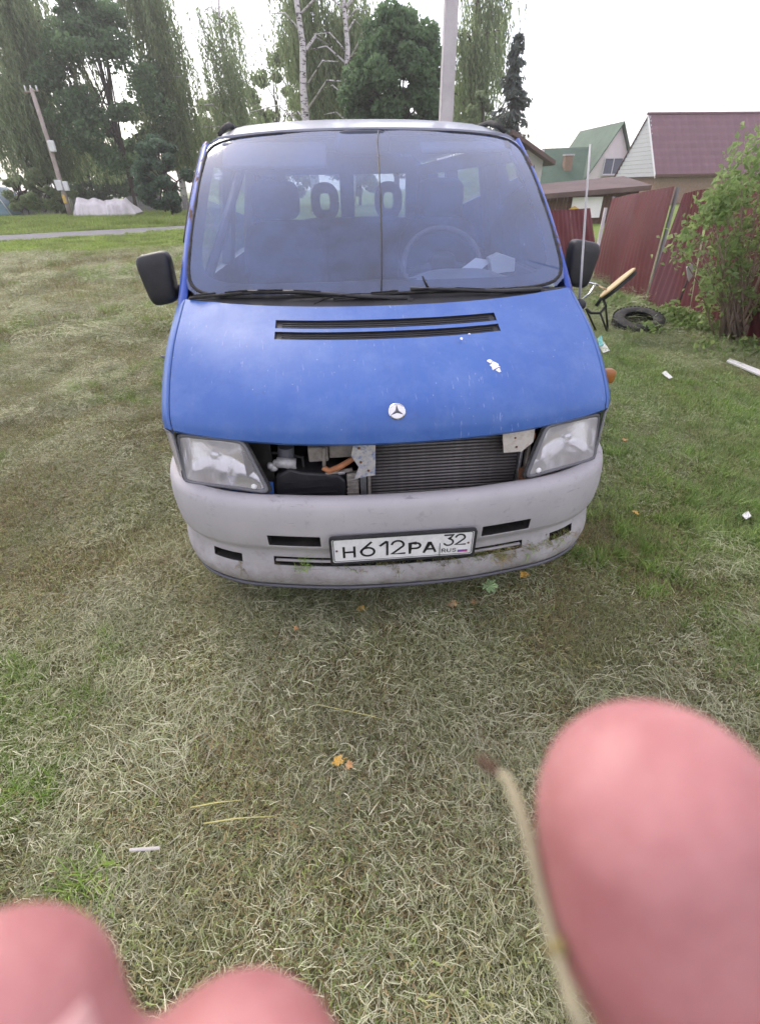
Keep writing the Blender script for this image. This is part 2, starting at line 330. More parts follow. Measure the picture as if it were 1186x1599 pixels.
# ------------------------------------------------------------------ hay, grass and stubble (geometry-node scatter of blade mats)
def blade_mat_mesh(name, n, rad, mat, L, W, lying, tilt=(.0, .0), seg=3, tint=(0, 1), curl=.8, zmax=.04, clump=0):
    t = rng.random(n); a0 = rng.uniform(0, 2*np.pi); r = rad*np.sqrt(rng.random(n)); th = rng.uniform(0, 2*np.pi, n)
    x = r*np.cos(th); y = r*np.sin(th)
    if clump:
        cc = rng.uniform(-rad*.75, rad*.75, (clump, 2)); k = rng.integers(0, clump, n); x = cc[k, 0]+rng.normal(0, rad*.13, n); y = cc[k, 1]+rng.normal(0, rad*.13, n)
    ln = rng.uniform(*L, n); wd = rng.uniform(*W, n)
    if lying: ang = a0 + 2.2*np.sin(x*7+a0*3)*np.cos(y*6-a0) + rng.normal(0, .75, n)
    else: ang = rng.uniform(0, 2*np.pi, n)
    cv = rng.normal(0, curl, n); z0 = rng.random(n)**1.6*zmax if lying else np.zeros(n); arc = rng.random(n)**2*.45*ln if lying else None
    tl = rng.uniform(*tilt, n) if not lying else None; sgn = rng.choice([-1, 1], n); tw = rng.uniform(-.7, .7, n)
    V = np.zeros((n, seg+1, 2, 3)); px, py, pz = x.copy(), y.copy(), z0.copy(); ca = ang.copy(); el = (np.pi/2-tl) if not lying else None
    for i in range(seg+1):
        u = i/seg; ww = wd*(1-.75*u**1.5)*.5*(1 if i < seg else .35)
        dx, dy = -np.sin(ca)*ww, np.cos(ca)*ww; dz = ww*np.sin(tw) if lying else ww*0
        zz = (z0 + arc*4*u*(1-u)*.5 + zmax*.25*np.sin(3*u+t*9)*(t-.4)) if lying else pz
        for sd, k in ((-1, 0), (1, 1)): V[:, i, k, 0] = px+sd*dx; V[:, i, k, 1] = py+sd*dy; V[:, i, k, 2] = zz+sd*dz
        st = ln/seg
        if lying: px = px+np.cos(ca)*st; py = py+np.sin(ca)*st; ca = ca+cv/seg
        else:
            px = px+np.cos(ca)*np.cos(el)*st; py = py+np.sin(ca)*np.cos(el)*st; pz = pz+np.sin(el)*st; el = el-np.abs(cv)/seg*1.3
    V = V.reshape(-1, 3); base = (np.arange(n)*(seg+1)*2)[:, None]
    F = np.concatenate([base+np.array([[2*i, 2*i+1, 2*i+3, 2*i+2]]) for i in range(seg)], 0)
    tt = np.repeat(tint[0]+(tint[1]-tint[0])*rng.random(n), (seg+1)*2)
    return npmesh(name, V, F, mat, tint=tt)
def scatter(name, protos, pts, rot, scl, label, cat):
    col = bpy.data.collections.new(name+'_kinds')
    for p in protos: col.objects.link(p)
    m = bpy.data.meshes.new(name); m.from_pydata([tuple(p) for p in pts], [], [])
    for nm, ty, dat, key in (('rot', 'FLOAT_VECTOR', rot, 'vector'), ('scl', 'FLOAT_VECTOR', scl, 'vector'), ('idx', 'INT', rng.integers(0, len(protos), len(pts)), 'value')):
        a = m.attributes.new(nm, ty, 'POINT'); a.data.foreach_set(key, np.asarray(dat, np.int32 if ty == 'INT' else np.float32).ravel())
    o = link(bpy.data.objects.new(name, m)); tag(o, label, cat, kind='stuff')
    g = bpy.data.node_groups.new(name, 'GeometryNodeTree'); g.interface.new_socket('Geometry', in_out='INPUT', socket_type='NodeSocketGeometry'); g.interface.new_socket('Geometry', in_out='OUTPUT', socket_type='NodeSocketGeometry')
    N = g.nodes; gi = N.new('NodeGroupInput'); go = N.new('NodeGroupOutput'); ip = N.new('GeometryNodeInstanceOnPoints'); ci = N.new('GeometryNodeCollectionInfo')
    ci.inputs['Collection'].default_value = col; ci.inputs['Separate Children'].default_value = True; ci.inputs['Reset Children'].default_value = True; ip.inputs['Pick Instance'].default_value = True
    def na(nm, ty): q = N.new('GeometryNodeInputNamedAttribute'); q.data_type = ty; q.inputs['Name'].default_value = nm; return q.outputs['Attribute']
    L = g.links; L.new(gi.outputs[0], ip.inputs['Points']); L.new(ci.outputs[0], ip.inputs['Instance']); L.new(na('idx', 'INT'), ip.inputs['Instance Index'])
    e2r = N.new('FunctionNodeEulerToRotation'); L.new(na('rot', 'FLOAT_VECTOR'), e2r.inputs[0]); L.new(e2r.outputs[0], ip.inputs['Rotation']); L.new(na('scl', 'FLOAT_VECTOR'), ip.inputs['Scale']); L.new(ip.outputs[0], go.inputs[0])
    o.modifiers.new('scatter', 'NODES').node_group = g
    return o
def spots(x0, x1, y0, y1, step, jit=.5, keep=None):
    xs, ys = np.meshgrid(np.arange(x0, x1, step), np.arange(y0, y1, step)); x = xs.ravel()+rng.uniform(-jit, jit, xs.size)*step; y = ys.ravel()+rng.uniform(-jit, jit, xs.size)*step
    k = (x > -2.6-.64*(y+1.6)) & (x < 2.4+.62*(y+1.6)) & (x < 4.9)
    under = (np.abs(x) < .8) & (y > .9) & (y < 4.4); k &= ~under
    if keep is not None: k &= keep(x, y)
    return x[k], y[k]
def rots(n, tilt=.08): return np.stack([rng.normal(0, tilt, n), rng.normal(0, tilt, n), rng.uniform(0, 6.283, n)], -1)
HAY = [(0., (.13, .175, .06)), (.25, (.30, .345, .165)), (.5, (.455, .48, .295)), (.8, (.60, .59, .405)), (1., (.75, .72, .53))]
hm = hay_mat('dry_cut_grass', HAY, 2.1, (.19, .24, .10), .4); sm = hay_mat('brown_stubble', [(0, (.14, .10, .045)), (.35, (.30, .22, .11)), (.6, (.39, .32, .17)), (.8, (.24, .30, .08)), (1, (.32, .39, .12))], 1.7, (.20, .26, .07), .6)
gm = hay_mat('fresh_grass', [(0, (.12, .23, .035)), (.6, (.24, .39, .06)), (1, (.40, .52, .13))], 2.5, (.20, .30, .07), .35, .55)
fm = hay_mat('bright_verge_grass', [(0, (.20, .29, .05)), (.6, (.31, .42, .09)), (1, (.40, .48, .14))], 1.5, (.20, .28, .05), .5, .6)
hayk = [blade_mat_mesh('hay_mat', 900, .30, hm, (.014, .062), (.0011, .0027), True, zmax=.030, curl=1.1) for k in range(8)]
hayt = [blade_mat_mesh('hay_wisp', 240, .15, hm, (.035, .11), (.0010, .0024), True, zmax=.055, tint=(.25, 1)) for k in range(5)]
thk = [blade_mat_mesh('thatch_mat', 900, .30, sm, (.008, .03), (.002, .0042), True, zmax=.022, seg=2, curl=1.5) for k in range(4)]
stub = [blade_mat_mesh('stubble_mat', 600, .34, sm, (.02, .06), (.0014, .003), False, (.1, 1.0), seg=2) for k in range(4)]
grsk = [blade_mat_mesh('grass_tuft', 260, .16, gm, (.03, .09), (.002, .0045), False, (.1, .9), seg=3, clump=6) for k in range(5)]
grsk.append(blade_mat_mesh('weed_tuft', 34, .12, gm, (.03, .06), (.010, .018), False, (.5, 1.3), seg=3, clump=5, tint=(.3, 1)))
def green_zone(x, y):
    n = fbm(x, y, .9, 5)
    zone = np.exp(-(((x-2.0)/.9)**2+((y-.7)/1.3)**2))*.46 + np.exp(-(((x-2.6)/1.0)**2+((y-2.6)/1.6)**2))*.22 + np.exp(-(((x+1.5)/.35)**2+((y+.15)/.22)**2))*.30 + np.exp(-(((x+1.35)/.3)**2+((y+.50)/.15)**2))*.26 + np.exp(-(((x+2.6)/.6)**2+((y-1.6)/.3)**2))*.2 + np.exp(-(((x-.5)/.35)**2+((y+.25)/.3)**2))*.14 + np.exp(-(((x+.35)/.7)**2+((y+.95)/.35)**2))*.12
    return n+zone
def brown_zone(x, y):
    return fbm(x, y, .8, 9) + np.exp(-(((x+1.35)/.5)**2+((y-.55)/.35)**2))*.28 + np.exp(-(((x-1.25)/.4)**2+((y-.15)/.4)**2))*.22 + np.exp(-(((x-.05)/.55)**2+((y+.85)/.3)**2))*.22
fieldY = lambda x: 16.6+.5*np.sin(x*.9)
def put(x, y, dz, s, sz=None): n = len(x); return np.stack([x, y, gh(x, y)+dz], -1), np.stack([s, s, s if sz is None else sz], -1)
x1, y1 = spots(-5, 4.9, -2.6, 4.2, .185, keep=lambda x, y: (brown_zone(x, y) < .60+.16*rng.random(x.shape)) & (green_zone(x, y) < .84+.25*rng.random(x.shape)) & (vnoise(x, y, .33, 21) < .55+.26*rng.random(x.shape))); s1 = rng.uniform(.75, 1.15, len(x1))
x2, y2 = spots(-13, 4.9, 4.2, 9, .30, keep=lambda x, y: (vnoise(x, y, .7, 23) < .76+.2*rng.random(x.shape))); s2 = rng.uniform(1.0, 1.5, len(x2))
x3, y3 = spots(-16, 4.9, 9, 17.5, .6, keep=lambda x, y: (y < fieldY(x)) & (vnoise(x, y, 1.2, 27) < .80+.2*rng.random(x.shape))); s3 = rng.uniform(1.5, 2.3, len(x3))
X = np.concatenate([x1, x2, x3]); Y = np.concatenate([y1, y2, y3]); S = np.concatenate([s1, s2, s3])
p, s = put(X, Y, rng.uniform(-.004, .018, len(X)), S, S*rng.uniform(.6, 1.5, len(X)))
scatter('hay', hayk, p, rots(len(X), .07), s, 'grey green cut hay lying matted over the lawn', 'hay')
x, y = spots(-5, 4.9, -2.6, 5, .20, keep=lambda x, y: (fbm(x, y, .6, 3) > .57) & (brown_zone(x, y) < .84)); xb, yb = spots(-15, 4.9, 5, 16.5, .55, keep=lambda x, y: fbm(x, y, 1.6, 3) > .45)
X = np.concatenate([x, xb]); Y = np.concatenate([y, yb]); S = np.concatenate([rng.uniform(.7, 1.3, len(x)), rng.uniform(1.4, 2.8, len(xb))])
p, s = put(X, Y, .012, S, S*rng.uniform(.7, 1.4, len(X))); scatter('hay_wisps', hayt, p, rots(len(X), .14), s, 'loose paler wisps of hay heaped on the mown lawn', 'hay')
x, y = spots(-5, 4.9, -2.6, 6, .23); xb, yb = spots(-15, 4.9, 6, 17, .8); S = np.concatenate([rng.uniform(.8, 1.3, len(x)), rng.uniform(2., 3., len(xb))]); x = np.concatenate([x, xb]); y = np.concatenate([y, yb]); p, s = put(x, y, -.003, S); scatter('stubble', stub, p, rots(len(x), .04), s, 'short brownish grass stubble between the hay', 'stubble')
x, y = spots(-5, 4.9, -2.6, 4.5, .24); p, s = put(x, y, .0, rng.uniform(.8, 1.2, len(x))); scatter('thatch', thk, p, rots(len(x), .1), s, 'crumbled brown and yellowish thatch under the hay', 'thatch')
x, y = spots(-5, 4.9, -2.6, 7, .11, keep=lambda x, y: green_zone(x, y) > .56+.22*rng.random(x.shape)); xb, yb = spots(-15, 4.9, 7, 16.5, .35, keep=lambda x, y: fbm(x, y, 1.6, 5) > .62)
X = np.concatenate([x, xb]); Y = np.concatenate([y, yb]); S = np.concatenate([rng.uniform(.6, 1.2, len(x)), rng.uniform(1.0, 2., len(xb))])
p, s = put(X, Y, .0, S); scatter('grass', grsk, p, rots(len(X), .1), s, 'fresh green grass growing through the hay', 'grass')
verge = [blade_mat_mesh('verge_tuft', 260, .4, fm, (.06, .16), (.008, .016), False, (.1, .8), seg=2) for k in range(3)]
xs, ys = np.meshgrid(np.arange(-26, 12, .42), np.arange(16, 62, .42)); x = xs.ravel()+rng.uniform(-.2, .2, xs.size); y = ys.ravel()+rng.uniform(-.2, .2, xs.size)
off = (x-RP.x)*RN.x+(y-RP.y)*RN.y; k = (y > fieldY(x)-.3) & ((off < -.1) | (off > 4.2)) & (x < -1.2) & (x > -4-.62*(y+1.6)) & (x < -.15*y) & ((off < 0) | (off < 22))
x, y = x[k], y[k]; S = np.where(y > 24, 1.5, 1.)*rng.uniform(.7, 1.2, len(x))
scatter('verge_grass', verge, np.stack([x, y, np.zeros(len(x))], -1), rots(len(x), .05), np.stack([S, S, S*np.where(y > 30, 1.6, .8)], -1), 'bright green short grass along both sides of the road', 'grass')
# ------------------------------------------------------------------ the van
van = empty('van'); tag(van, 'blue van with its grille missing and grey front bumper, parked on the hay', 'van')
HC = [(.585, 1.163), (.48, 1.115), (.33, 1.048), (.2, .980), (.12, .922), (.092, .87), (.085, .818)]          # hood centre line (y, z), back to front
HS = [(.735, 1.183), (.63, 1.128), (.52, 1.068), (.41, .995), (.325, .925), (.268, .872), (.249, .832)]      # hood side seam
HW = [.788, .796, .803, .806, .806, .802, .797]
def hood_pt(s, t):
    c = interp(None, HC, s); e = interp(None, HS, s); wd = float(interp(None, [(a,) for a in HW], s)[0]); k = abs(t)**2.3
    y = c[0]+(e[0]-c[0])*k; z = c[1]+(e[1]-c[1])*k + .020*(1-abs(t)**2)*0
    z += .0065*math.exp(-((abs(t)*wd-.665)/.012)**2)*max(0, min(1, (4-s)/1.5))*min(1, s+.3)
    return Vector((t*wd, y, z))
# hood with two real vent slots
srow = sorted(set([0, .3, .55, .76, 1.1, 1.233, 1.5] + [1.5+.25*k for k in range(19)])); srow = [s for s in srow if s <= 6]
tcol = sorted(set([-1+.05*k for k in range(41)] + [-.53, .53, -.505, .505])); tcol = [t for t in tcol if not (.49 < abs(t) < .501 or .531 < abs(t) < .56)]
bm = bmesh.new(); gv = [[bm.verts.new(hood_pt(s, t)) for t in tcol] for s in srow]
slots = {0: [], 1: []}
for i in range(len(srow)-1):
    for j in range(len(tcol)-1):
        f = bm.faces.new((gv[i][j], gv[i][j+1], gv[i+1][j+1], gv[i+1][j])); f.smooth = True
        sm_ = (srow[i]+srow[i+1])/2; tm = abs(tcol[j]+tcol[j+1])/2
        if .76 < sm_ < 1.1 and tm < .53: slots[0].append(f)
        if 1.233 < sm_ < 1.5 and tm < .52: slots[1].append(f)
bm.normal_update()
for fs in slots.values():
    r_ = bmesh.ops.extrude_face_region(bm, geom=fs); nv = [e for e in r_['geom'] if isinstance(e, bmesh.types.BMVert)]
    bmesh.ops.translate(bm, vec=(0, .003, -.008), verts=nv)
    for v in nv:
        for e in v.link_faces: e.material_index = 1; e.smooth = False
    bmesh.ops.delete(bm, geom=[f for f in fs if f.is_valid], context='FACES_ONLY')
# rolled lower lip
lip = [bm.verts.new(v.co + Vector((0, .012, -.012))) for v in gv[-1]]; lip2 = [bm.verts.new(v.co + Vector((0, .05, .01))) for v in gv[-1]]
for j in range(len(tcol)-1): bm.faces.new((gv[-1][j], gv[-1][j+1], lip[j+1], lip[j])).smooth = True; bm.faces.new((lip[j], lip[j+1], lip2[j+1], lip2[j])).smooth = True
me = bpy.data.meshes.new('hood'); bm.to_mesh(me); bm.free(); me.materials.append(M['paint']); me.materials.append(M['black']); me.set_sharp_from_angle(angle=R(45))
hood = link(bpy.data.objects.new('hood', me), van)
for s0, s1 in ((.76, 1.1), (1.233, 1.5)):         # thin slats along each vent and a paler joint in the middle
    for k in range(1, 4):
        MB().tube([hood_pt(s0+(s1-s0)*k/4, -.5+t/20)+Vector((0, .002, -.0065)) for t in range(21)], .0016, 4).build('vent_slat', M['black'], hood, True)
# emblem: silver disc with a raised ring and a three-pointed star
def frame_at(P, N):
    N = N.normalized(); U = Vector((1, 0, 0)); U = (U - N*U.dot(N)).normalized(); V_ = N.cross(U); return lambda a, b, c: P + U*a + V_*b + N*c
hn = lambda s, t: (hood_pt(s+.05, t)-hood_pt(s-.05, t)).cross(hood_pt(s, t+.02)-hood_pt(s, t-.02))
N_e = hn(4.1, -.01); N_e = -N_e if N_e.y > 0 else N_e
fr = frame_at(hood_pt(4.1, -.012), N_e)
m = MB(); n = 32; prof = [(.0285, 0), (.0285, .004), (.0262, .006), (.0245, .0045), (.0, .0055)]
for k in range(len(prof)-1):
    ra, za = prof[k]; rb, zb = prof[k+1]
    for q in range(n):
        a0, a1 = 2*math.pi*q/n, 2*math.pi*(q+1)/n
        m.add([fr(ra*math.cos(a0), ra*math.sin(a0), za), fr(ra*math.cos(a1), ra*math.sin(a1), za), fr(rb*math.cos(a1), rb*math.sin(a1), zb), fr(rb*math.cos(a0), rb*math.sin(a0), zb)], [(0, 1, 2, 3)])
emb = m.build('emblem', M['chrome'], van, True)
m = MB()
for k in range(3):
    a = math.pi/2+k*2*math.pi/3; tip = fr(.0242*math.cos(a), .0242*math.sin(a), .0058); c0 = fr(0, 0, .0095)
    l_ = fr(.006*math.cos(a+1.05), .006*math.sin(a+1.05), .0056); r2 = fr(.006*math.cos(a-1.05), .006*math.sin(a-1.05), .0056)
    m.add([tip, l_, c0, r2], [(0, 1, 2), (0, 2, 3)])
m.build('star', M['trim'], emb)
# bird dropping / flaked patch on the hood
fr2 = frame_at(hood_pt(2.62, .445), -hn(2.62, .445) if hn(2.62, .445).y > 0 else hn(2.62, .445))
for cx_, cy_, rr in ((0, 0, .019), (.012, -.022, .010), (-.012, .02, .008), (-.1, .13, .006), (-.065, .155, .004)):
    m = MB(); pts = [fr2(cx_+rr*(1+.5*random.uniform(-1, 1))*math.cos(a*.5236), cy_+rr*(1+.5*random.uniform(-1, 1))*math.sin(a*.5236), .0012) for a in range(12)]
    m.add([fr2(cx_, cy_, .004)] + pts, [(0, 1+i, 1+(i+1) % 12) for i in range(12)]); m.build('white_splat', M['plaster'], hood, True)

# fenders
def fender(sd):
    P = []
    for i in range(25):
        s = i/24*6; y, z = interp(None, HS, s); wd = float(interp(None, [(a,) for a in HW], s)[0]); k = s/6
        row = [(wd+.004, y+.002, z-.02), (wd+.004, y+.002, z-.002), (wd+.024, y+.020+.01*(1-k), z-.002-.004*(1-k)), (wd+.05, y+.058+.02*(1-k), z-.012-.004*(1-k)), (wd+.075-.006*(1-k), y+.125+.04*(1-k), z-.025-.01*(1-k)), (wd+.093-.012*(1-k), y+.22+.05*(1-k), z-.045-.02*(1-k)), (wd+.101-.012*(1-k), y+.34+.06*(1-k), z-.06-.04*(1-k)), (wd+.103-.008*(1-k), y+.52+.1*(1-k), z-.08-.06*(1-k))]
        P.append([Vector((sd*a, b, c)) for a, b, c in row])
    return MB().grid(P).build('fender', M['paint'], van, True)
fl = fender(-1); fR = fender(1)
# body sides behind the fenders, with wheel arches
SX = lut([.26, .36, .5, .7, .95, 1.1, 1.18], [.855, .89, .90, .905, .902, .885, .862])
def side(sd):
    ys = np.concatenate([np.arange(.50, 4.56, .05)]); zs = np.arange(.27, 1.19, .045); bm = bmesh.new(); G = []
    wh = [(.90, .33), (3.9, .33)]; inside = {}
    for y in ys:
        row = []
        for z in zs:
            p = [y, z]
            ins = False
            for cy_, cz_ in wh:
                d = math.hypot(p[0]-cy_, p[1]-cz_)
                if d < .385: ins = True; k = .385/max(d, 1e-3); p = [cy_+(p[0]-cy_)*k, cz_+(p[1]-cz_)*k]
            v = bm.verts.new((sd*(SX(p[1])-.004), p[0], p[1])); inside[v] = ins; row.append(v)
        G.append(row)
    for i in range(len(ys)-1):
        for j in range(len(zs)-1):
            q = (G[i][j], G[i+1][j], G[i+1][j+1], G[i][j+1])
            if all(inside[v] for v in q): continue
            if (ys[i] < .75 and zs[j] > .72+ (ys[i]-.5)*1.2) or (ys[i] < 1.15 and zs[j] > .80): continue
            bm.faces.new(q).smooth = True
    me = bpy.data.meshes.new('body_side'); bm.to_mesh(me); bm.free(); me.materials.append(M['paint']); o = link(bpy.data.objects.new('body_side', me), van)
    md = o.modifiers.new('s', 'SOLIDIFY'); md.thickness = .02; md.offset = 1 if sd < 0 else -1
    return o
side(-1); side(1)
# windscreen surface
def ws(u, v):      # u -1..1 across, v 0 bottom .. 1 top
    wb, wt = .792, .735; hw = wb+(wt-wb)*v; k = abs(u)**2.2
    yb = .665+.085*k; yt = 1.435+.065*k; zb = 1.192-.004*k; zt = 1.768-.03*k
    bow = .028*math.sin(math.pi*v)
    return Vector((u*hw, yb+(yt-yb)*v-bow*.6, zb+(zt-zb)*v+bow))
def rounded_uv(n=9, ru=.07, rv=.09):
    rows = []
    for i in range(25):
        v = i/24; e = 0
        if v < rv: e = ru*(1-math.sqrt(max(0, 1-((rv-v)/rv)**2)))
        if v > 1-rv: e = ru*(1-math.sqrt(max(0, 1-((v-1+rv)/rv)**2)))
        rows.append([(-(1-e)+2*(1-e)*j/24, v) for j in range(25)])
    return rows
UV = rounded_uv(); shield = MB().grid([[ws(u, v) for u, v in r_] for r_ in UV]).build('windscreen', M['glass'], van, True)
def ws_in(u, v, d=.004): return ws(u, v) + Vector((0, .55, -.83))*d
def ring(o_, i_, d):        # border band between outer and inner rounded rectangles
    out = []; inn = []; n = 96
    for k in range(n):
        a = 2*math.pi*k/n; c, s_ = math.cos(a), math.sin(a); e = lambda t: math.copysign(abs(t)**.22, t)
        out.append(ws_in(o_[0]*e(c), .5+.5*o_[1]*e(s_), d)); inn.append(ws_in(i_[0]*e(c), .5+i_[2]+.5*i_[1]*e(s_), d))
    return MB().add(out+inn, [(k, (k+1) % n, n+(k+1) % n, n+k) for k in range(n)])
def frit_mat():
    q = NT('dark_glass_border'); q.set(q.mix(q.noise(20), (.03, .032, .05), (.045, .048, .07)), .5); return q.m
M['frit'] = frit_mat()
ring((.995, .995), (.935, .91, .02), .005).build('glass_border', M['frit'], shield)
# rubber seal round the glass
n = 120; pts = []
for k in range(n+1):
    a = 2*math.pi*k/n; e = lambda t: math.copysign(abs(t)**.2, t)
    p = ws(1.0*e(math.cos(a)), .5+.5*1.0*e(math.sin(a))); pts.append(p + Vector((0, 0, -.002)))
MB().tube(pts, .0075, 6, False).build('windscreen_seal', M['rubber'], van, True)
# pillars
def pillar(sd):
    P = []
    for i in range(17):
        v = -.04+i/16*1.035; e = ws(1.0, v); x = e.x
        P.append([Vector((sd*a, b, c)) for a, b, c in ((x-.004, e.y+.006, e.z-.012), (x+.006, e.y+.006, e.z+.001), (x+.022, e.y+.02, e.z+.002), (x+.040, e.y+.05, e.z-.006), (x+.048, e.y+.085, e.z-.018), (x+.044, e.y+.11, e.z-.03), (x+.0, e.y+.10, e.z-.05), (x-.02, e.y+.04, e.z-.04))])
    o = MB().grid(P).build('windscreen_pillar', M['pillar'], van, True)
    strip = []
    for i in range(17): v = .30+i/16*.68; e = ws(1.0, v); strip.append(Vector((sd*(e.x+.050), e.y+.092, e.z-.016)))
    MB().tube(strip, .009, 6).build('door_seal', M['rubber'], o, True)
    return o
pillar(-1); pillar(1)
# roof
def roof_pt(u, y):
    yy = min(max((y-1.45)/.8, 0), 1); zc = 1.779+.093*math.sin(yy*math.pi/2); k = abs(u)
    x = u*(.742+.012*yy); z = zc - (.030+.012*yy)*k**2.5 - .075*yy*max(0, (k-.82)/.18)**2 - .02*max(0, (k-.9)/.1)**2*(1-yy)
    return Vector((x, y + .065*k**2.2*(1-yy), z))
ys = [1.448, 1.46, 1.5, 1.56, 1.64, 1.75, 1.9, 2.1, 2.4, 2.8, 3.3, 3.8, 4.3, 4.5]
us = [-1+k/16 for k in range(33)]
roof = MB().grid([[roof_pt(u, y) for u in us] for y in ys]).build('roof', M['roofpaint'] if 'roofpaint' in M else M['paint'], van, True, solid=.02)
q = NT('roof_paint_sky_reflection'); q.set(q.mix(q.ramp(q.noise(6, 5), .3, .7), (.20, .22, .30), (.30, .31, .37)), .3, 0, .5, .3); roof.data.materials[0] = q.m  # pale roof colour stands in for the silvery sky reflection
for sd in (-1, 1):
    MB().tube([roof_pt(sd*.93, 1.50)+Vector((0, 0, .006)), roof_pt(sd*.90, 1.56)+Vector((0, 0, .022)), roof_pt(sd*.9, 1.75)+Vector((0, 0, .022)), roof_pt(sd*.9, 3.2)+Vector((0, 0, .01)), roof_pt(sd*.9, 4.4)+Vector((0, 0, .01))], [.009, .014, .014, .012, .012], 8).build('roof_rail', M['rubber'], van, True)
MB().grid([[roof_pt(u, 4.5)+Vector((0, .0, 0)) for u in us], [Vector((u*.9, 4.56, 1.2)) for u in us]])
# upper side frames: posts between the windows, sills and headers
WX = lambda z: SX(1.18) + (.757-SX(1.18))*(z-1.18)/(1.72-1.18)
for sd in (-1, 1):
    for y0, y1 in ((1.98, 2.14), (3.02, 3.18), (4.36, 4.52)):
        m = MB(); m.add([Vector((sd*(WX(z)+dx), y, z)) for dx in (0, -.05) for z in (1.17, 1.72) for y in (y0, y1)], [(0, 1, 3, 2), (4, 6, 7, 5), (0, 2, 6, 4), (1, 5, 7, 3)]); m.build('window_post', M['trim'], van)
    m = MB(); m.add([Vector((sd*(WX(z)+dx), y, z)) for dx in (-.012, -.055) for z in (1.64, 1.722) for y in (1.64, 4.52)], [(0, 1, 3, 2), (4, 6, 7, 5), (0, 2, 6, 4)]); m.build('window_header', M['trim'], van)
    for y0, y1, a in ((.98, 1.98, .47), (2.14, 3.02, 0), (3.18, 4.36, 0)):
        MB().add([Vector((sd*(WX(1.17)-.015), y0, 1.17)), Vector((sd*(WX(1.17)-.015), y1, 1.17)), Vector((sd*(WX(1.68)-.015), y1, 1.68)), Vector((sd*(WX(1.68)-.015), y0+a, 1.68))], [(0, 1, 2, 3)]).build('side_window', M['sideglass'], van)
# rear doors: frame round two windows, panes
m = MB()
for x0, x1, z0, z1 in ((-.88, .88, .3, 1.24), (-.80, -.60, 1.24, 1.70), (-.07, .07, 1.24, 1.70), (.60, .80, 1.24, 1.70), (-.74, .74, 1.66, 1.80), (-.55, .55, 1.80, 1.87)): m.box(((x0+x1)/2, 4.54, (z0+z1)/2), (x1-x0, .04+.004*(z0 > 1.3), z1-z0))
m.build('rear_doors', M['paint'], van)
for x in (-.335, .335): MB().box((x, 4.54, 1.45), (.56, .008, .46)).build('rear_window', M['sideglass'], van)
# floor, firewall, inner linings
MB().box((0, 2.6, .36), (1.74, 3.9, .10)).build('floor_pan', M['cavity'], van)
MB().box((0, .74, .72), (1.5, .03, .8)).build('firewall', M['cavity'], van)
for sd in (-1, 1): MB().box((sd*.84, 2.8, .78), (.02, 3.4, .78)).build('door_lining', M['trim'], van)
MB().grid([[roof_pt(u*.96, y)+Vector((0, .02, -.035)) for u in us] for y in ys]).build('headliner', M['headliner'], van, True)
# cowl under the wipers
P = []
for i in range(33):
    u = -1+i/16; e = ws(u*.985, 0); h = hood_pt(0, u); P.append([h+Vector((0, -.015, -.018)), h+Vector((0, .012, -.006)), h+(e-h)*.5+Vector((0, 0, -.006)), e+Vector((0, .0, -.004)), e+Vector((0, .05, -.02))])
MB().grid(P).build('cowl', M['black'], van, True)
# wipers
def wiper(pivot, arm, blade):
    w_ = MB().tube([pivot + Vector((0, 0, -.015)), pivot + Vector((0, 0, .012))], .016, 10).build('wiper', M['black'], van, True)
    MB().tube([pivot+Vector((0, 0, .01))] + arm, [.011]+[.008]*(len(arm)-1)+[.005], 6).build('arm', M['black'], w_, True)
    m = MB(); m.tube(blade, [.006]*len(blade), 5)
    for k in range(len(blade)-1): m.box((blade[k]+blade[k+1])/2+Vector((0, -.004, .010)), ((blade[k+1]-blade[k]).length*.7, .005, .006), (0, -math.atan2((blade[k+1]-blade[k]).z, (blade[k+1]-blade[k]).x), math.atan2((blade[k+1]-blade[k]).y, (blade[k+1]-blade[k]).x)))
    m.build('blade', M['rubber'], w_, True)
def wp(px, py, d=.012):
    # a point standing d above the base of the screen, found along the line of sight
    best = None
    for k in range(400):
        t = 1.6+k*.004; p = CAM + ray(px, py)*t; u = p.x/.79
        if abs(u) > 1: continue
        v = (p.y-ws(u, 0).y)/(ws(u, 1).y-ws(u, 0).y); q_ = ws(u, max(v, -.15))
        if best is None or abs(p.z-q_.z-d) < best[0]: best = (abs(p.z-q_.z-d), p)
    return best[1]
wiper(wp(640, 470, .0), [wp(560, 463, .02), wp(470, 456, .022), wp(378, 455, .02)], [wp(x, y, .014) for x, y in ((296, 466), (345, 461), (395, 457), (450, 457), (510, 460))])
wiper(wp(845, 456, .0), [wp(780, 455, .02), wp(700, 452, .022), wp(640, 450, .02)], [wp(x, y, .014) for x, y in ((520, 466), (570, 462), (630, 457), (700, 453), (765, 456))])
MB().tube([wp(490, 476, .01), wp(505, 466, .012), wp(540, 461, .014), wp(620, 468, .012)], .004, 5).build('washer_hose', M['rubber'], van, True)
MB().tube([wp(668, 449, .016), wp(663, 440, .03), wp(659, 431, .05)], [.006, .005, .003], 5).build('wiper_tip', M['black'], van, True)
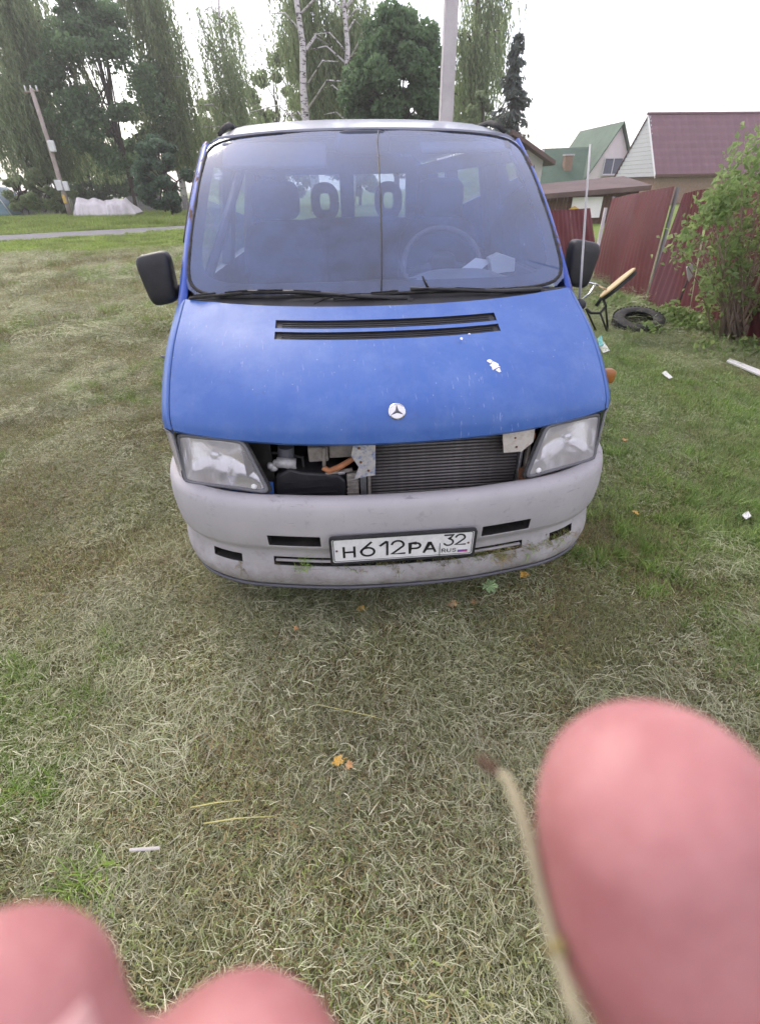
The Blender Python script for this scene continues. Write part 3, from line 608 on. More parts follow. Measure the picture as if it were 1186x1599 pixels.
# bumper
BP = [(0, 0), (.2, .006), (.38, .028), (.6, .074), (.73, .135), (.82, .215), (.875, .31), (.905, .42), (.915, .55), (.917, .62)]
_bd = np.array([interp(None, BP, k/20) for k in range(20*(len(BP)-1)+1)])
bx_ = [0, .1, .2, .25, .30, .34, .38, .42, .46, .49, .53, .57, .62, .66, .70, .74, .77, .80, .83, .855, .875, .89, .9, .906, .911, .914, .9165]
bprof = [(-.085, .615), (-.05, .633), (-.02, .632), (-.006, .622), (.003, .60), (.008, .565), (.010, .53), (.008, .492), (.003, .447), (-.006, .425), (-.022, .412), (-.026, .39), (-.023, .371), (-.018, .337), (-.008, .318), (-.004, .285), (-.012, .25), (-.03, .226), (-.08, .215)]
def b_xy(x):
    i = int(np.argmin(np.abs(_bd[:, 0]-abs(x)))) if abs(x) < .9 else int(np.argmin(np.abs(_bd[:, 0]-abs(x))))
    y = float(np.interp(abs(x), _bd[:, 0], _bd[:, 1])); h = .004; y2 = float(np.interp(min(abs(x)+h, .9169), _bd[:, 0], _bd[:, 1])); y1 = float(np.interp(max(abs(x)-h, 0), _bd[:, 0], _bd[:, 1]))
    t = Vector((2*h if abs(x) > h else h, y2-y1, 0)).normalized(); n_ = Vector((t.y, -t.x, 0)); s_ = 1 if x >= 0 else -1
    if abs(x) < .02: n_ = Vector((0, -1, 0))
    return Vector((x, y, 0)), Vector((n_.x*s_, n_.y, 0))
bm = bmesh.new(); xs_ = [-x for x in bx_[:0:-1]] + bx_; GV = []
for x in xs_:
    p, n_ = b_xy(x); end = max(0, (abs(x)-.80)/.117)
    GV.append([bm.verts.new(p + n_*(d*(1-.4*end)) + Vector((0, .03*max(0, .40-z)*3*0, z + (.0 if z > .5 else (.05*end**2*(.5-z)/.28)))) ) for d, z in bprof])
groups = {'sl': [], 'sr': [], 'lo': [], 'cl': [], 'cr': []}
for i in range(len(xs_)-1):
    for j in range(len(bprof)-1):
        f = bm.faces.new((GV[i][j], GV[i+1][j], GV[i+1][j+1], GV[i][j+1])); f.smooth = True
        xm = (xs_[i]+xs_[i+1])/2
        if j == 7 and .30 < abs(xm) < .49: groups['sr' if xm > 0 else 'sl'].append(f)
        if j == 12 and abs(xm) < .49: groups['lo'].append(f)
        if j == 12 and .62 < abs(xm) < .74: groups['cr' if xm > 0 else 'cl'].append(f)
for fs in groups.values():
    r_ = bmesh.ops.extrude_face_region(bm, geom=fs); nv = [e for e in r_['geom'] if isinstance(e, bmesh.types.BMVert)]
    bmesh.ops.translate(bm, vec=(0, .11, -.006), verts=nv)
    for v in nv:
        for e in v.link_faces: e.material_index = 1  # slot walls coloured dark, painting in the shade of the recess
    bmesh.ops.delete(bm, geom=[f for f in fs if f.is_valid], context='FACES_ONLY')
me = bpy.data.meshes.new('bumper'); bm.to_mesh(me); bm.free(); me.materials.append(M['bumper']); me.materials.append(M['cavity']); me.set_sharp_from_angle(angle=R(50))
bumper = link(bpy.data.objects.new('bumper', me), van)
bv = bumper.modifiers.new('b', 'BEVEL'); bv.width = .005; bv.segments = 2; bv.limit_method = 'ANGLE'; bv.angle_limit = R(50)
MB().tube([b_xy(x)[0] + b_xy(x)[1]*-.028 + Vector((0, 0, .354)) for x in [-.485+.97*k/20 for k in range(21)]], .0065, 6).build('intake_bar', M['bumper'], bumper, True)
MB().tube([b_xy(x)[0] + b_xy(x)[1]*-.02 + Vector((0, 0, .228+.05*max(0, (abs(x)-.80)/.117)**2)) for x in [-.90+1.8*k/40 for k in range(41)]], .007, 6).build('lower_trim', M['trim'], bumper, True)

# registration plate
plate = empty('license_plate'); plate.parent = van
PC = Vector((.001, -.012, .447)); tiltp = R(-4)
def PL(a, b, c): return PC + Vector((a, math.sin(tiltp)*b - c*math.cos(tiltp), math.cos(tiltp)*b - c*math.sin(tiltp)*-1))
def rrect(w_, h_, r_, z, n=6):
    out = []
    for cx_, cz_, a0 in ((w_/2-r_, h_/2-r_, 0), (-w_/2+r_, h_/2-r_, 90), (-w_/2+r_, -h_/2+r_, 180), (w_/2-r_, -h_/2+r_, 270)):
        for k in range(n+1): a = R(a0+90*k/n); out.append(PL(cx_+r_*math.cos(a), cz_+r_*math.sin(a), z))
    return out
nv_ = lambda z: PL(0, 0, z)-PL(0, 0, 0)
m = MB(); o1, i1 = rrect(.538, .132, .014, .0), rrect(.538, .132, .014, .010); i2 = rrect(.522, .116, .008, .012); i3 = rrect(.522, .116, .008, .0); n = len(o1)
for A, B in ((o1, i1), (i1, i2), (i2, i3)): m.add(A+B, [(k, (k+1) % n, n+(k+1) % n, n+k) for k in range(n)])
m.build('plate_frame', M['black'], plate, True, sharp=30)
MB().prism(rrect(.520, .114, .008, .003), nv_(.003)).build('plate_sheet', M['white'], plate)
m = MB(); o1, i1 = rrect(.512, .106, .007, .0065), rrect(.507, .101, .006, .0065); n = len(o1); m.add(o1+i1, [(k, (k+1) % n, n+(k+1) % n, n+k) for k in range(n)]); m.box(PL(.135, 0, .0065), (.0028, .0006, .100), (tiltp, 0, 0)); m.build('plate_border', M['inkblack'], plate)
def arcp(cx_, cy_, rx, ry, a0, a1, n=14): return [(cx_+rx*math.cos(R(a0+(a1-a0)*k/n)), cy_+ry*math.sin(R(a0+(a1-a0)*k/n))) for k in range(n+1)]
GL = {'H': [[(0, 0), (0, 1)], [(.7, 0), (.7, 1)], [(0, .5), (.7, .5)]],
 'P': [[(0, 0), (0, 1), (.42, 1)] + arcp(.42, .73, .26, .27, 90, -90) + [(0, .46)]],
 'A': [[(0, 0), (.36, 1), (.40, 1), (.76, 0)], [(.12, .30), (.64, .30)]],
 '6': [[(.52, 1)] + arcp(.50, .32, .48, .36, 150, 180, 4) + arcp(.36, .31, .33, .31, 180, 540, 30)],
 '1': [[(.0, .72), (.30, 1), (.34, 1), (.34, 0)]],
 '2': [arcp(.31, .69, .30, .31, 165, -20) + [(.02, .02), (.66, .02)]],
 '3': [[(.04, 1), (.60, 1), (.30, .60)] + arcp(.31, .31, .30, .31, 85, -155)],
 'R': [[(0, 0), (0, 1), (.42, 1)] + arcp(.42, .73, .26, .27, 90, -90) + [(0, .46)], [(.36, .46), (.70, 0)]],
 'U': [[(0, 1), (0, .3)] + arcp(.33, .3, .33, .3, 180, 360) + [(.66, 1)]],
 'S': [arcp(.33, .75, .30, .25, 30, 260) + arcp(.33, .26, .32, .26, 90, -160)]}
def glyph(ch, a, b, h, wd, name='plate_character', sx=1.):
    m = MB(); wmax = max(p[0] for st in GL[ch] for p in st)
    for st in GL[ch]:
        pts = [Vector((a+(p[0]-wmax/2)*h*sx, b+p[1]*(h-wd)+wd/2, 0)) for p in st]; Lf = []; Rt = []
        for k, p in enumerate(pts):
            t = (pts[min(k+1, len(pts)-1)]-pts[max(k-1, 0)]).normalized(); nn = Vector((-t.y, t.x, 0)); e = Vector((0, 0, 0))
            if 0 < k < len(pts)-1: c_ = max(.55, nn.dot(Vector((-(pts[k+1]-p).normalized().y, (pts[k+1]-p).normalized().x, 0)))); nn = nn/c_
            if k == 0: e = -t*wd*.45
            if k == len(pts)-1: e = t*wd*.45
            Lf.append(p+e+nn*wd/2); Rt.append(p+e-nn*wd/2)
        v = [PL(p.x, p.y, .0070) for p in Lf+Rt]; n_ = len(Lf); m.add(v, [(k, k+1, n_+k+1, n_+k) for k in range(n_-1)])
    return m.build(name, M['inkblack'], plate)
for ch, a, h in (('H', -.199, .055), ('6', -.132, .072), ('1', -.072, .072), ('2', -.020, .072), ('P', .043, .055), ('A', .098, .055)): glyph(ch, a, -.0365, h, .0086)
for ch, a in (('3', .166), ('2', .210)): glyph(ch, a, -.010, .056, .0068)
for k, ch in enumerate('RUS'): glyph(ch, .151+.0195*k, -.041, .019, .0028)
for k, (mt, z) in enumerate((('white', -.0285), ('blue', -.0345), ('red', -.0405))): MB().box(PL(.222, z, .0066), (.037, .0008, .006), (tiltp, 0, 0)).build('flag_stripe', M[mt], plate)
for a in (-.244, .241): 
    v, f = sphere_pts(PL(a, .0, .007), (.0045, .003, .0045), 10, 6); MB().add(v, f).build('plate_screw', M['rustdark'], plate, True)

# headlights
def lamp(sd):
    K = [Vector((.472, .100, .640)), Vector((.792, .226, .634)), Vector((.792, .266, .806)), Vector((.543, .160, .815))]   # inner-bottom, outer-bottom, outer-top, inner-top
    def P(a, b, d=0., bulge=.014):
        p = (K[0]*(1-a)+K[1]*a)*(1-b) + (K[3]*(1-a)+K[2]*a)*b; p = p + Vector((0, d-bulge*math.sin(math.pi*a)*math.sin(math.pi*b), 0)); return Vector((sd*p.x, p.y, p.z))
    e = lambda t, q=.16: math.copysign(abs(t)**q, t); n = 64
    def loop(r_, d, bulge=.014, q=.16): return [P(.5+.5*r_*e(math.cos(2*math.pi*k/n), q), .5+.5*r_*e(math.sin(2*math.pi*k/n), q), d, bulge) for k in range(n)]
    def disc(rs, q=.16):
        v = []; f = []
        for r_, d, bl in rs: v += loop(r_, d, bl, q)
        for i in range(len(rs)-1): f += [(i*n+k, i*n+(k+1) % n, (i+1)*n+(k+1) % n, (i+1)*n+k) for k in range(n)]
        f.append(tuple((len(rs)-1)*n+k for k in range(n))); return v, f
    root = empty('headlight'); root.parent = van
    MB().add(*disc([(1-.0*i, 0, .014) if i == 0 else (1-i/8, 0, .014) for i in range(8)])).build('lens', M['lens'], root, True)
    MB().add(*disc([(1.0, .012, 0), (.96, .03, 0), (.86, .055, 0), (.70, .075, 0), (.5, .088, 0), (.3, .094, 0), (.12, .096, 0)], .3)).build('reflector', M['reflector'], root, True)
    MB().tube(loop(1.0, .002) + [loop(1.0, .002)[0]], .0075, 6, False).build('lamp_rim', M['lampgrey'], root, True)
    MB().tube(loop(1.06, .012) + [loop(1.06, .012)[0]], .007, 6, False).build('lamp_seal', M['rubber'], root, True)
    v, f = sphere_pts(P(.55, .55, .045, 0), (.022, .02, .022), 12, 8); MB().add(v, f).build('bulb', M['chrome'], root, True)
    v, f = sphere_pts(P(.14, .10, -.004, 0), (.011, .006, .011), 10, 6); MB().add(v, f).build('lens_clip', M['white'], root, True)
    # outer corner indicator
    ind = []
    for (x, y, zt, zb) in ((.803, .250, .818, .622), (.822, .272, .818, .624), (.845, .308, .812, .626), (.866, .366, .803, .630), (.880, .440, .794, .636)):
        ind.append([Vector((sd*(x-.012*(1-t)), y-.022*(1-t)*(1 if x < .85 else .4), zb+(zt-zb)*t)) for t in (0, .12, .3, .5, .7, .88, 1)])
    o = MB().grid(ind).build('indicator_lens', M['indic'], root, True)
    MB().grid([[p + Vector((-sd*.012, .03, 0)) for p in row] for row in ind]).build('indicator_back', M['reflector'], root, True)
    MB().tube([row[0] for row in ind] + [row[-1] for row in ind[::-1]] + [ind[0][0]], .0045, 5, False).build('indicator_rim', M['lampgrey'], root, True)
    return root
lamp(-1); lamp(1)
NP = [(.0, .075), (.3, .09), (.46, .115), (.6, .165), (.72, .215), (.80, .275), (.855, .36), (.885, .47)]
for sd, mt in ((-1, 'paint'), (1, 'rustdark')):
    rows = [[Vector((sd*x, y+.012+.03*t, .56+.09*t)) for t in (0, .5, 1)] for x, y in NP[2:]]
    MB().grid(rows).build('lamp_panel', M[mt], van, True)
    MB().box((sd*.70, .215, .632), (.05, .02, .018), (0, 0, sd*.4)).build('lamp_bracket', M['rustdark'], van)
    rows = [[Vector((sd*x, y+.10, z)) for z in (.55, .85)] for x, y in NP[2:]]; MB().grid(rows).build('lamp_backing', M['cavity'], van)

# the open grille: liner, condenser and what stands beside it
m = MB(); a, b, c_, d_ = (-.56, .56), (.12, .62), (.50, .86), 0
m.add([Vector((x, y, z)) for x in a for y in (.20, .62) for z in c_], [(2, 3, 7, 6), (0, 2, 6, 4), (0, 1, 3, 2), (4, 6, 7, 5)]); m.build('engine_bay', M['cavity'], van)
MB().box((0, .42, .862), (1.14, .42, .01)).build('bay_cover', M['cavity'], van)
cond = empty('condenser'); cond.parent = van
MB().box((.18, .215, .665), (.58, .012, .34)).build('fin_core', M['fin'], cond)
tb = MB().tube([Vector((-.285, 0, 0)), Vector((.285, 0, 0))], .0042, 6).build('tube', M['alu'], cond, True)
tb.data.materials[0] = simple('dull_condenser_tube', (.20, .185, .18), .55, .3, var=.25, scale=30); tb.location = (.18, .205, .52)
for k in range(1, 24): share(tb, cond, (.18, .205, .52+.0135*k))
for x in (-.122, -.105, .478, .505): MB().box((x, .205, .66), (.012, .028, .34)).build('end_tank', M['alu' if x in (-.122, .478) else 'beige'], cond, bevel=.003)
MB().prism([at(553, 688, .150), at(586, 688, .150), at(586, 742, .150), at(572, 744, .150), at(553, 748, .150), at(560, 730, .150), at(548, 712, .150)], (0, .006, 0)).build('left_bracket', M['steel'], van)
m = MB().box(at(569, 692, .143), (.03, .004, .012)); m.build('bracket_tab', M['alu'], van)
for px_, py_ in ((563, 722), (575, 735), (560, 700)): v, f = sphere_pts(at(px_, py_, .147), (.005, .003, .005), 8, 5); MB().add(v, f).build('bolt', M['rustdark'], van, True)
MB().prism([at(784, 672, .158), at(835, 666, .158), at(832, 690, .158), at(814, 705, .158), at(786, 707, .158)], (0, .006, 0)).build('right_bracket', M['cream'], van)
for px_, py_ in ((804, 684), (806, 698)): v, f = sphere_pts(at(px_, py_, .155), (.004, .003, .004), 8, 5); MB().add(v, f).build('bolt', M['rustdark'], van, True)
MB().box(at(828, 680, .17), (.03, .02, .025)).build('rusty_stay', M['rustdark'], van, bevel=.003)
MB().prism([at(562, 745, .19), at(570, 745, .19), at(572, 780, .19), at(564, 780, .19)], (0, .01, 0)).build('steel_stay', M['alu'], van)
# left: pump motor, bracket, black box, beige box and hoses
MB().tube([at(446, 697, .25), at(447, 722, .25)], [.030, .032], 14).build('pump_motor', M['trim'], van, True, sharp=40)
m = MB()
for k in range(8): v, f = sphere_pts(at(424+k*5+random.uniform(-2, 2), 727+random.uniform(-5, 8), .215), (.016, .014, .013), 10, 7, .7); m.add(v, f)
m.tube([at(432, 722, .215), at(462, 724, .215)], .02, 10); m.build('pump_casting', simple('dull_cast_alloy', (.50, .49, .49), .5, .2, var=.3, scale=50, bump=.4), van, True)
MB().tube([at(425, 730, .25), at(415, 728, .25), at(413, 715, .25), at(425, 707, .25), at(440, 708, .25)], .006, 6).build('pump_hose', M['rubber'], van, True)
MB().tube([at(460, 712, .24), at(472, 714, .24), at(474, 728, .24), at(466, 740, .24)], .006, 6).build('pump_hose', M['rubber'], van, True)
bxp = [at(430, 745, .19), at(452, 733, .19), at(470, 738, .19), at(530, 742, .19), at(540, 752, .19), at(540, 790, .19), at(428, 790, .19)]
MB().prism(bxp, (0, .14, .0)).build('air_box', M['black'], van, bevel=.008)
for k in range(3): MB().box(at(485, 752+k*9, .186), (.20, .006, .005)).build('air_box_rib', M['black'], van)
MB().box(at(497, 703, .27), (.075, .08, .06)).build('reservoir', M['beige'], van, bevel=.006)
MB().box(at(532, 700, .27), (.09, .06, .05)).build('reservoir_bracket', M['beige'], van, bevel=.004)
MB().tube([at(506, 700, .2), at(506, 728, .2)], .007, 8).build('steel_pipe', M['beige'], van, True)
MB().tube([at(504, 730, .2), at(514, 735, .2), at(530, 729, .2), at(545, 720, .2), at(556, 713, .2)], [.011, .012, .012, .011, .010], 10).build('orange_hose', M['copper'], van, True)
MB().tube([at(500, 745, .2), at(515, 738, .2), at(535, 736, .2), at(550, 733, .2)], .008, 8).build('grey_hose', M['beige'], van, True)
MB().box(at(533, 738, .185), (.025, .012, .012)).build('hose_clip', M['alu'], van, bevel=.002)
MB().box(at(551, 760, .21), (.045, .03, .13)).build('radiator_tank', M['beige'], van, bevel=.006)
for k in range(6): MB().box(at(551, 745+k*6, .193), (.046, .006, .003)).build('tank_rib', M['beige'], van)

# interior
P = []
dash_prof = [(.70, 1.16), (.80, 1.165), (.95, 1.172), (1.10, 1.175), (1.18, 1.165), (1.22, 1.12), (1.22, .95), (1.12, .80)]
for i in range(41):
    x = -.76+1.52*i/40; hump = .045*math.exp(-((x-.40)/.20)**4); tray = -.010*math.exp(-((x+.3)/.3)**6)
    P.append([Vector((x, y+.05*abs(x/.76)**3*(1 if k < 2 else .3), z+(hump if 2 <= k <= 4 else 0)+(tray if k in (2, 3) else 0))) for k, (y, z) in enumerate(dash_prof)])
dash = MB().grid(P).build('dashboard', M['dash'], van, True)
MB().box((.08, 1.05, 1.183), (.46, .03, .012)).build('dash_ledge', M['black'], dash, bevel=.004)
MB().box((-.42, .93, 1.176), (.05, .05, .02)).build('dash_clip', M['black'], dash, bevel=.004)
sw = empty('steering_wheel'); sw.parent = van
swc = Vector((.36, 1.30, 1.215)); tilt = R(62)
sp = lambda a, r_: swc + Vector((r_*math.cos(a), -r_*math.sin(a)*math.cos(tilt)*-1*.9, r_*math.sin(a)*math.sin(tilt)*.9))
MB().tube([sp(2*math.pi*k/40, .195) for k in range(41)], .014, 8, False).build('rim', M['trim'], sw, True)
for a in (-.2, math.pi+.2, -math.pi/2): MB().tube([swc, sp(a, .19)], [.03, .014], 8).build('spoke', M['black'], sw, True)
v, f = sphere_pts(swc, (.07, .04, .06), 14, 8, .7); MB().add(v, f).build('hub', M['black'], sw, True)
def seat(x, y, wd, top, head, hole=False, name='front_seat'):
    s_ = empty(name); s_.parent = van
    v, f = sphere_pts((x, y-.22, .78), (wd/2, .27, .09), 20, 10, .45); MB().add(v, f).build('cushion', M['seat'], s_, True)
    v, f = sphere_pts((0, 0, 0), (wd/2, .075, (top-.72)/2), 24, 12, .5); Mx = Matrix.Translation((x, y+.06, (top+.72)/2)) @ Matrix.Rotation(R(-10), 4, 'X'); MB().add([Mx @ p for p in v], f).build('backrest', M['seat'], s_, True)
    for hx in head:
        if hole:
            MB().tube([Vector((hx+.07*math.copysign(abs(math.cos(a))**.7, math.cos(a)), y+.12, top+.095+.085*math.copysign(abs(math.sin(a))**.8, math.sin(a)))) for a in [2*math.pi*k/24 for k in range(25)]], .034, 8, False).build('headrest', M['seat'], s_, True)
        else:
            v, f = sphere_pts((hx, y+.10, top+.09), (.14, .06, .10), 18, 10, .55); MB().add(v, f).build('headrest', M['seat'], s_, True)
    return s_
seat(-.47, 1.86, .50, 1.40, (-.50,)); seat(.46, 1.86, .50, 1.40, (.46,))
seat(-.02, 2.75, 1.25, 1.37, (-.22, .25), True, 'rear_bench')
MB().box((-.43, 1.415, 1.675), (.48, .022, .13), (R(-38), 0, 0)).build('sun_visor', M['visor'], van, bevel=.012)
MB().box((.47, 1.43, 1.70), (.44, .022, .08), (R(-60), 0, 0)).build('sun_visor', M['visor'], van, bevel=.012)
v, f = sphere_pts((-.02, 1.44, 1.72), (.13, .03, .05), 16, 8, .5); MB().add(v, f).build('roof_console', simple('console_plastic', (.07, .08, .11), .7), van, True)
for k in range(2): MB().tube([ws_in(-.93+.0*k, .1, .06), ws_in(-.80, .96, .10)], .02, 6).build('grab_handle', M['trim'], van, True) if k == 0 else None
MB().tube([ws_in(u, v, -.003) for u, v in ((.075, .985), (.06, .9), (.05, .75), (.035, .5), (.015, .25), (.0, .08), (-.01, .0))], .0030, 6).build('trailing_wire', M['inkblack'], van, True)

# mirrors
def mirror(sd, c, sx, sz):
    r_ = empty('wing_mirror'); r_.parent = van; c = Vector(c); v, f = sphere_pts((0, 0, 0), (sx, .055, sz), 24, 14, .42); out = []
    for p in v:
        k = (p.z/sz+1)/2; p = Vector((p.x*(.80+.25*k), p.y*(1 if p.y < 0 else .5), p.z)); p.x += sd*-.016*(1-k) ; p.z += -.012*(p.x*sd/sx); out.append(c+p)
    MB().add(out, f).build('mirror_shell', M['black'], r_, True)
    MB().box(c + Vector((0, .031, .01)), (sx*1.55, .006, sz*1.6)).build('mirror_glass', M['chrome'], r_, bevel=.004)
    MB().tube([c + Vector((-sd*.03, .0, -sz*.35)), c + Vector((-sd*.075, .03, -sz*.5)), Vector((sd*.845, c.y+.06, c.z-sz*.6))], [.028, .024, .03], 8).build('mirror_arm', M['black'], r_, True)
    return r_
mirror(-1, (-.958, 1.0, 1.225), .073, .103); mirror(1, (.948, 1.0, 1.236), .070, .097)
# antenna and side repeaters
an = empty('antenna'); an.parent = van
v, f = sphere_pts((.884, .80, 1.100), (.026, .03, .022), 12, 8, .8); MB().add(v, f).build('antenna_base', M['black'], an, True)
MB().tube([(.884, .80, 1.10), (.862, .815, 1.30), (.842, .835, 1.5), (.825, .85, 1.673)], [.0055, .005, .0045, .0035], 8).build('antenna_rod', simple('yellowed_white_rod', (.55, .53, .53), .5), an, True)
rp = at(947, 587, .62) + Vector((-.03, 0, 0)); v, f = sphere_pts(rp + Vector((.03, 0, 0)), (.032, .022, .032), 12, 8, .5); MB().add(v, f).build('amber_repeater', M['amber'], van, True)
MB().tube([Vector((-.845, .56, 1.00)), Vector((-.872, .575, 1.003)), Vector((-.888, .585, 1.005))], [.006, .008, .004], 6).build('repeater_clip', M['trim'], van, True)
# wheels
def wheel(x, y):
    w_ = empty('wheel', (x, y, .315)); w_.parent = van; prof = [(.20, -.09), (.27, -.10), (.305, -.085), (.315, -.05), (.315, .05), (.305, .085), (.27, .10), (.20, .09)]
    n = 40; m = MB()
    for i in range(len(prof)-1):
        for k in range(n):
            a0, a1 = 2*math.pi*k/n, 2*math.pi*(k+1)/n; q_ = lambda r_, o_, a: Vector((o_, r_*math.cos(a), r_*math.sin(a)))
            m.add([q_(*prof[i], a0), q_(*prof[i], a1), q_(*prof[i+1], a1), q_(*prof[i+1], a0)], [(0, 1, 2, 3)])
    m.build('tyre', M['tread'], w_, False); MB().tube([(-.07, 0, 0), (.07, 0, 0)], .20, 28).build('rim', M['alu'], w_, False)
for x in (-.79, .79):
    for y in (.90, 3.9): wheel(x, y)
# ------------------------------------------------------------------ background: trees
def cards(cent, nrm_jit, size, aspect=1.6, droop=None):
    n = len(cent); d = rng.normal(0, 1, (n, 3)) if droop is None else droop + rng.normal(0, nrm_jit, (n, 3))
    d /= np.linalg.norm(d, axis=1, keepdims=True); r_ = rng.normal(0, 1, (n, 3)); b = np.cross(d, r_); b /= np.linalg.norm(b, axis=1, keepdims=True)
    L = size*aspect*.5; Wd = size*.5; L = L[:, None]; Wd = Wd[:, None]; bend = np.cross(d, b)*Wd*.5
    V = np.stack([cent-d*L, cent+b*Wd+bend, cent+d*L, cent-b*Wd+bend], 1).reshape(-1, 3)
    F = np.arange(n*4).reshape(-1, 4); return V, F
def add_crown(root, cent, size, mat, droop=None, jit=.35, aspect=1.6, name='crown', tint=None):
    V, F = cards(cent, jit, size, aspect, droop); t = rng.random(len(cent)) if tint is None else np.clip(tint+rng.normal(0, .15, len(cent)), 0, 1)
    o = npmesh(name, V, F, mat, smooth=False, tint=np.repeat(t, 4)); link(o, root); return o
def trunk(root, base, pts, rad, mat, name='trunk', limbs=()):
    m = MB(); m.tube(pts, rad, 8)
    for l_, r_ in limbs: m.tube(l_, r_, 5)
    return m.build(name, mat, root, True)
def loc_tree(name, x, y, label, group): o = empty(name, (x, y, 0)); tag(o, label, 'tree', group); return o
LM = dict(willow=leaf_mat('willow_leaves', (.18, .24, .12), (.40, .47, .26), .6, pos=.25), maple=leaf_mat('maple_leaves', (.09, .16, .075), (.22, .34, .16), .55, pos=.5), birch=leaf_mat('birch_leaves', (.20, .27, .12), (.42, .50, .26), .6, pos=.3),
 spruce=leaf_mat('spruce_needles', (.08, .10, .085), (.16, .19, .16), .3, pos=.8), bush=leaf_mat('bush_leaves', (.17, .27, .08), (.42, .52, .22), .55, pos=2.), fir=leaf_mat('fir_needles', (.07, .13, .08), (.18, .28, .17), .5, pos=.8))
TG = 'trees along the far side of the road'
def weeping(name, X, Y, H, R_, label, mat='willow', n=380, bark='bark', lean=(0, 0), trunk_r=.3, zlo=1.0, leaf=.20, low=.25, back=0.):
    o = loc_tree(name, X, Y, label, TG); top = Vector((lean[0]*H, lean[1]*H, H*.93)); pts = [top*(k/7) + Vector((.15*math.sin(k*1.9), 0, 0)) for k in range(8)]; limbs = []
    for k in range(16):
        a = random.uniform(0, 6.283); t = random.uniform(.3, .95); b = pts[0].lerp(pts[-1], t); L = R_*random.uniform(.5, .95)*(1.15-t*.5); mid = b + Vector((math.cos(a)*L*.5, math.sin(a)*L*.5, L*.35)); limbs.append(([b, mid, b + Vector((math.cos(a)*L, math.sin(a)*L, L*.28))], [.07, .045, .015]))
    trunk(o, None, pts, [trunk_r*(1-.11*k) for k in range(8)], M[bark], limbs=limbs)
    cents = []; tint = []; dr = []
    for k in range(n):
        l_ = random.choice(limbs)[0]; q_ = random.random(); p = l_[0].lerp(l_[1], q_*2) if q_ < .5 else l_[1].lerp(l_[2], q_*2-1)
        p = p + Vector((random.gauss(0, .55), random.gauss(0, .55)+back, random.gauss(0, .4))); L = random.uniform(1.2, 4.2)*(H/13); sway = Vector((random.gauss(.10, .08), random.gauss(0, .08), 0)); tt = random.random()
        m_ = int(L/.13)
        for i in range(m_):
            z = p.z - i*.13
            if z < zlo: break
            cents.append((p.x+sway.x*i*.13+random.gauss(0, .07), p.y+sway.y*i*.13+random.gauss(0, .07), z)); tint.append(tt); dr.append((sway.x*1., sway.y, -1))
    c = np.array(cents); add_crown(o, c, rng.uniform(.6, 1.3, len(c))*leaf*.5, LM[mat], np.array(dr), .22, 2.4, tint=np.array(tint)); return o
def leafy(name, X, Y, H, R_, z0, label, mat='maple', clumps=60, per=130, leaf=.26, squash=1., group=TG, tr=.2, round_=1.0, cat='tree'):
    o = loc_tree(name, X, Y, label, group); o['category'] = cat; pts = [Vector((.1*math.sin(k), .1*math.cos(k), (H*.8)*k/6)) for k in range(7)]; cz = (H+z0)/2; hz = (H-z0)/2; cs = []; limbs = []
    for k in range(clumps):
        d = Vector((random.gauss(0, 1), random.gauss(0, 1), random.gauss(0, 1))).normalized(); rr = random.uniform(.55, 1)**.6; prof = 1 - .35*max(0, d.z)*round_
        c = Vector((d.x*R_*rr*prof, d.y*R_*rr*prof, cz+d.z*hz*rr)); cs.append(c)
        if k < 22: limbs.append(([pts[2].lerp(pts[6], random.random()*.7), Vector((c.x*.5, c.y*.5, c.z-.4)), c], [.07, .04, .012]))
    trunk(o, None, pts, [tr*(1-.11*k) for k in range(7)], M['bark'], limbs=limbs); P_ = []; T_ = []
    for c in cs:
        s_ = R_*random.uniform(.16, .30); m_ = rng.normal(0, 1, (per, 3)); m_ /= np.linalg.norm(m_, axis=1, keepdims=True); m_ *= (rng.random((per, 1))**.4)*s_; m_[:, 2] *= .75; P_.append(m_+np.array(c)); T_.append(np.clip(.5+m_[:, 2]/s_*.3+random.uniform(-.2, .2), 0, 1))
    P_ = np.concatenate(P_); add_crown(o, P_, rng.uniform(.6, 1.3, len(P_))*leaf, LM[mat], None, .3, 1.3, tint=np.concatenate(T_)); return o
def conifer(name, X, Y, H, R_, label, mat='spruce', gaps=.25, z0=.5, group=TG, whorls=26, dense=26):
    o = loc_tree(name, X, Y, label, group); limbs = []; P_ = []; D_ = []
    for k in range(whorls):
        t = k/whorls; z = z0+(H-z0)*t; L0 = R_*(1-t)**.85+.12
        for j in range(7):
            if random.random() < gaps: continue
            a = random.uniform(0, 6.283); L = L0*random.uniform(.5, 1.1); tip = Vector((math.cos(a)*L, math.sin(a)*L, z-.28*L+.1*L*random.random())); b = Vector((0, 0, z)); limbs.append(([b, b.lerp(tip, .5)+Vector((0, 0, -.05*L)), tip], [.035, .02, .006]))
            for q_ in range(dense):
                u = random.random()**.7; p = b.lerp(tip, u); P_.append((p.x+random.gauss(0, .05+.06*L), p.y+random.gauss(0, .05+.06*L), p.z-abs(random.gauss(0, .09+.07*L)))); D_.append((math.cos(a)*.5, math.sin(a)*.5, -.7))
    trunk(o, None, [Vector((0, 0, H*k/5)) for k in range(6)], [.16*(1-.18*k)+.01 for k in range(6)], M['bark'], limbs=limbs); P_ = np.array(P_); add_crown(o, P_, rng.uniform(.5, 1.2, len(P_))*.17, LM[mat], np.array(D_), .4, 2.2); return o
def gx_(px, Y): return at(px, 250, Y).x
weeping('weeping_birch', gx_(75, 48), 48, 17, 6.0, 'huge dark weeping tree behind the leaning wooden pole', 'willow', 1900, low=.1, zlo=2.2, leaf=.26)
weeping('weeping_birch', gx_(-60, 52), 52, 15, 4.5, 'weeping tree cut by the left edge of the picture', 'willow', 800, zlo=2.6, leaf=.26)
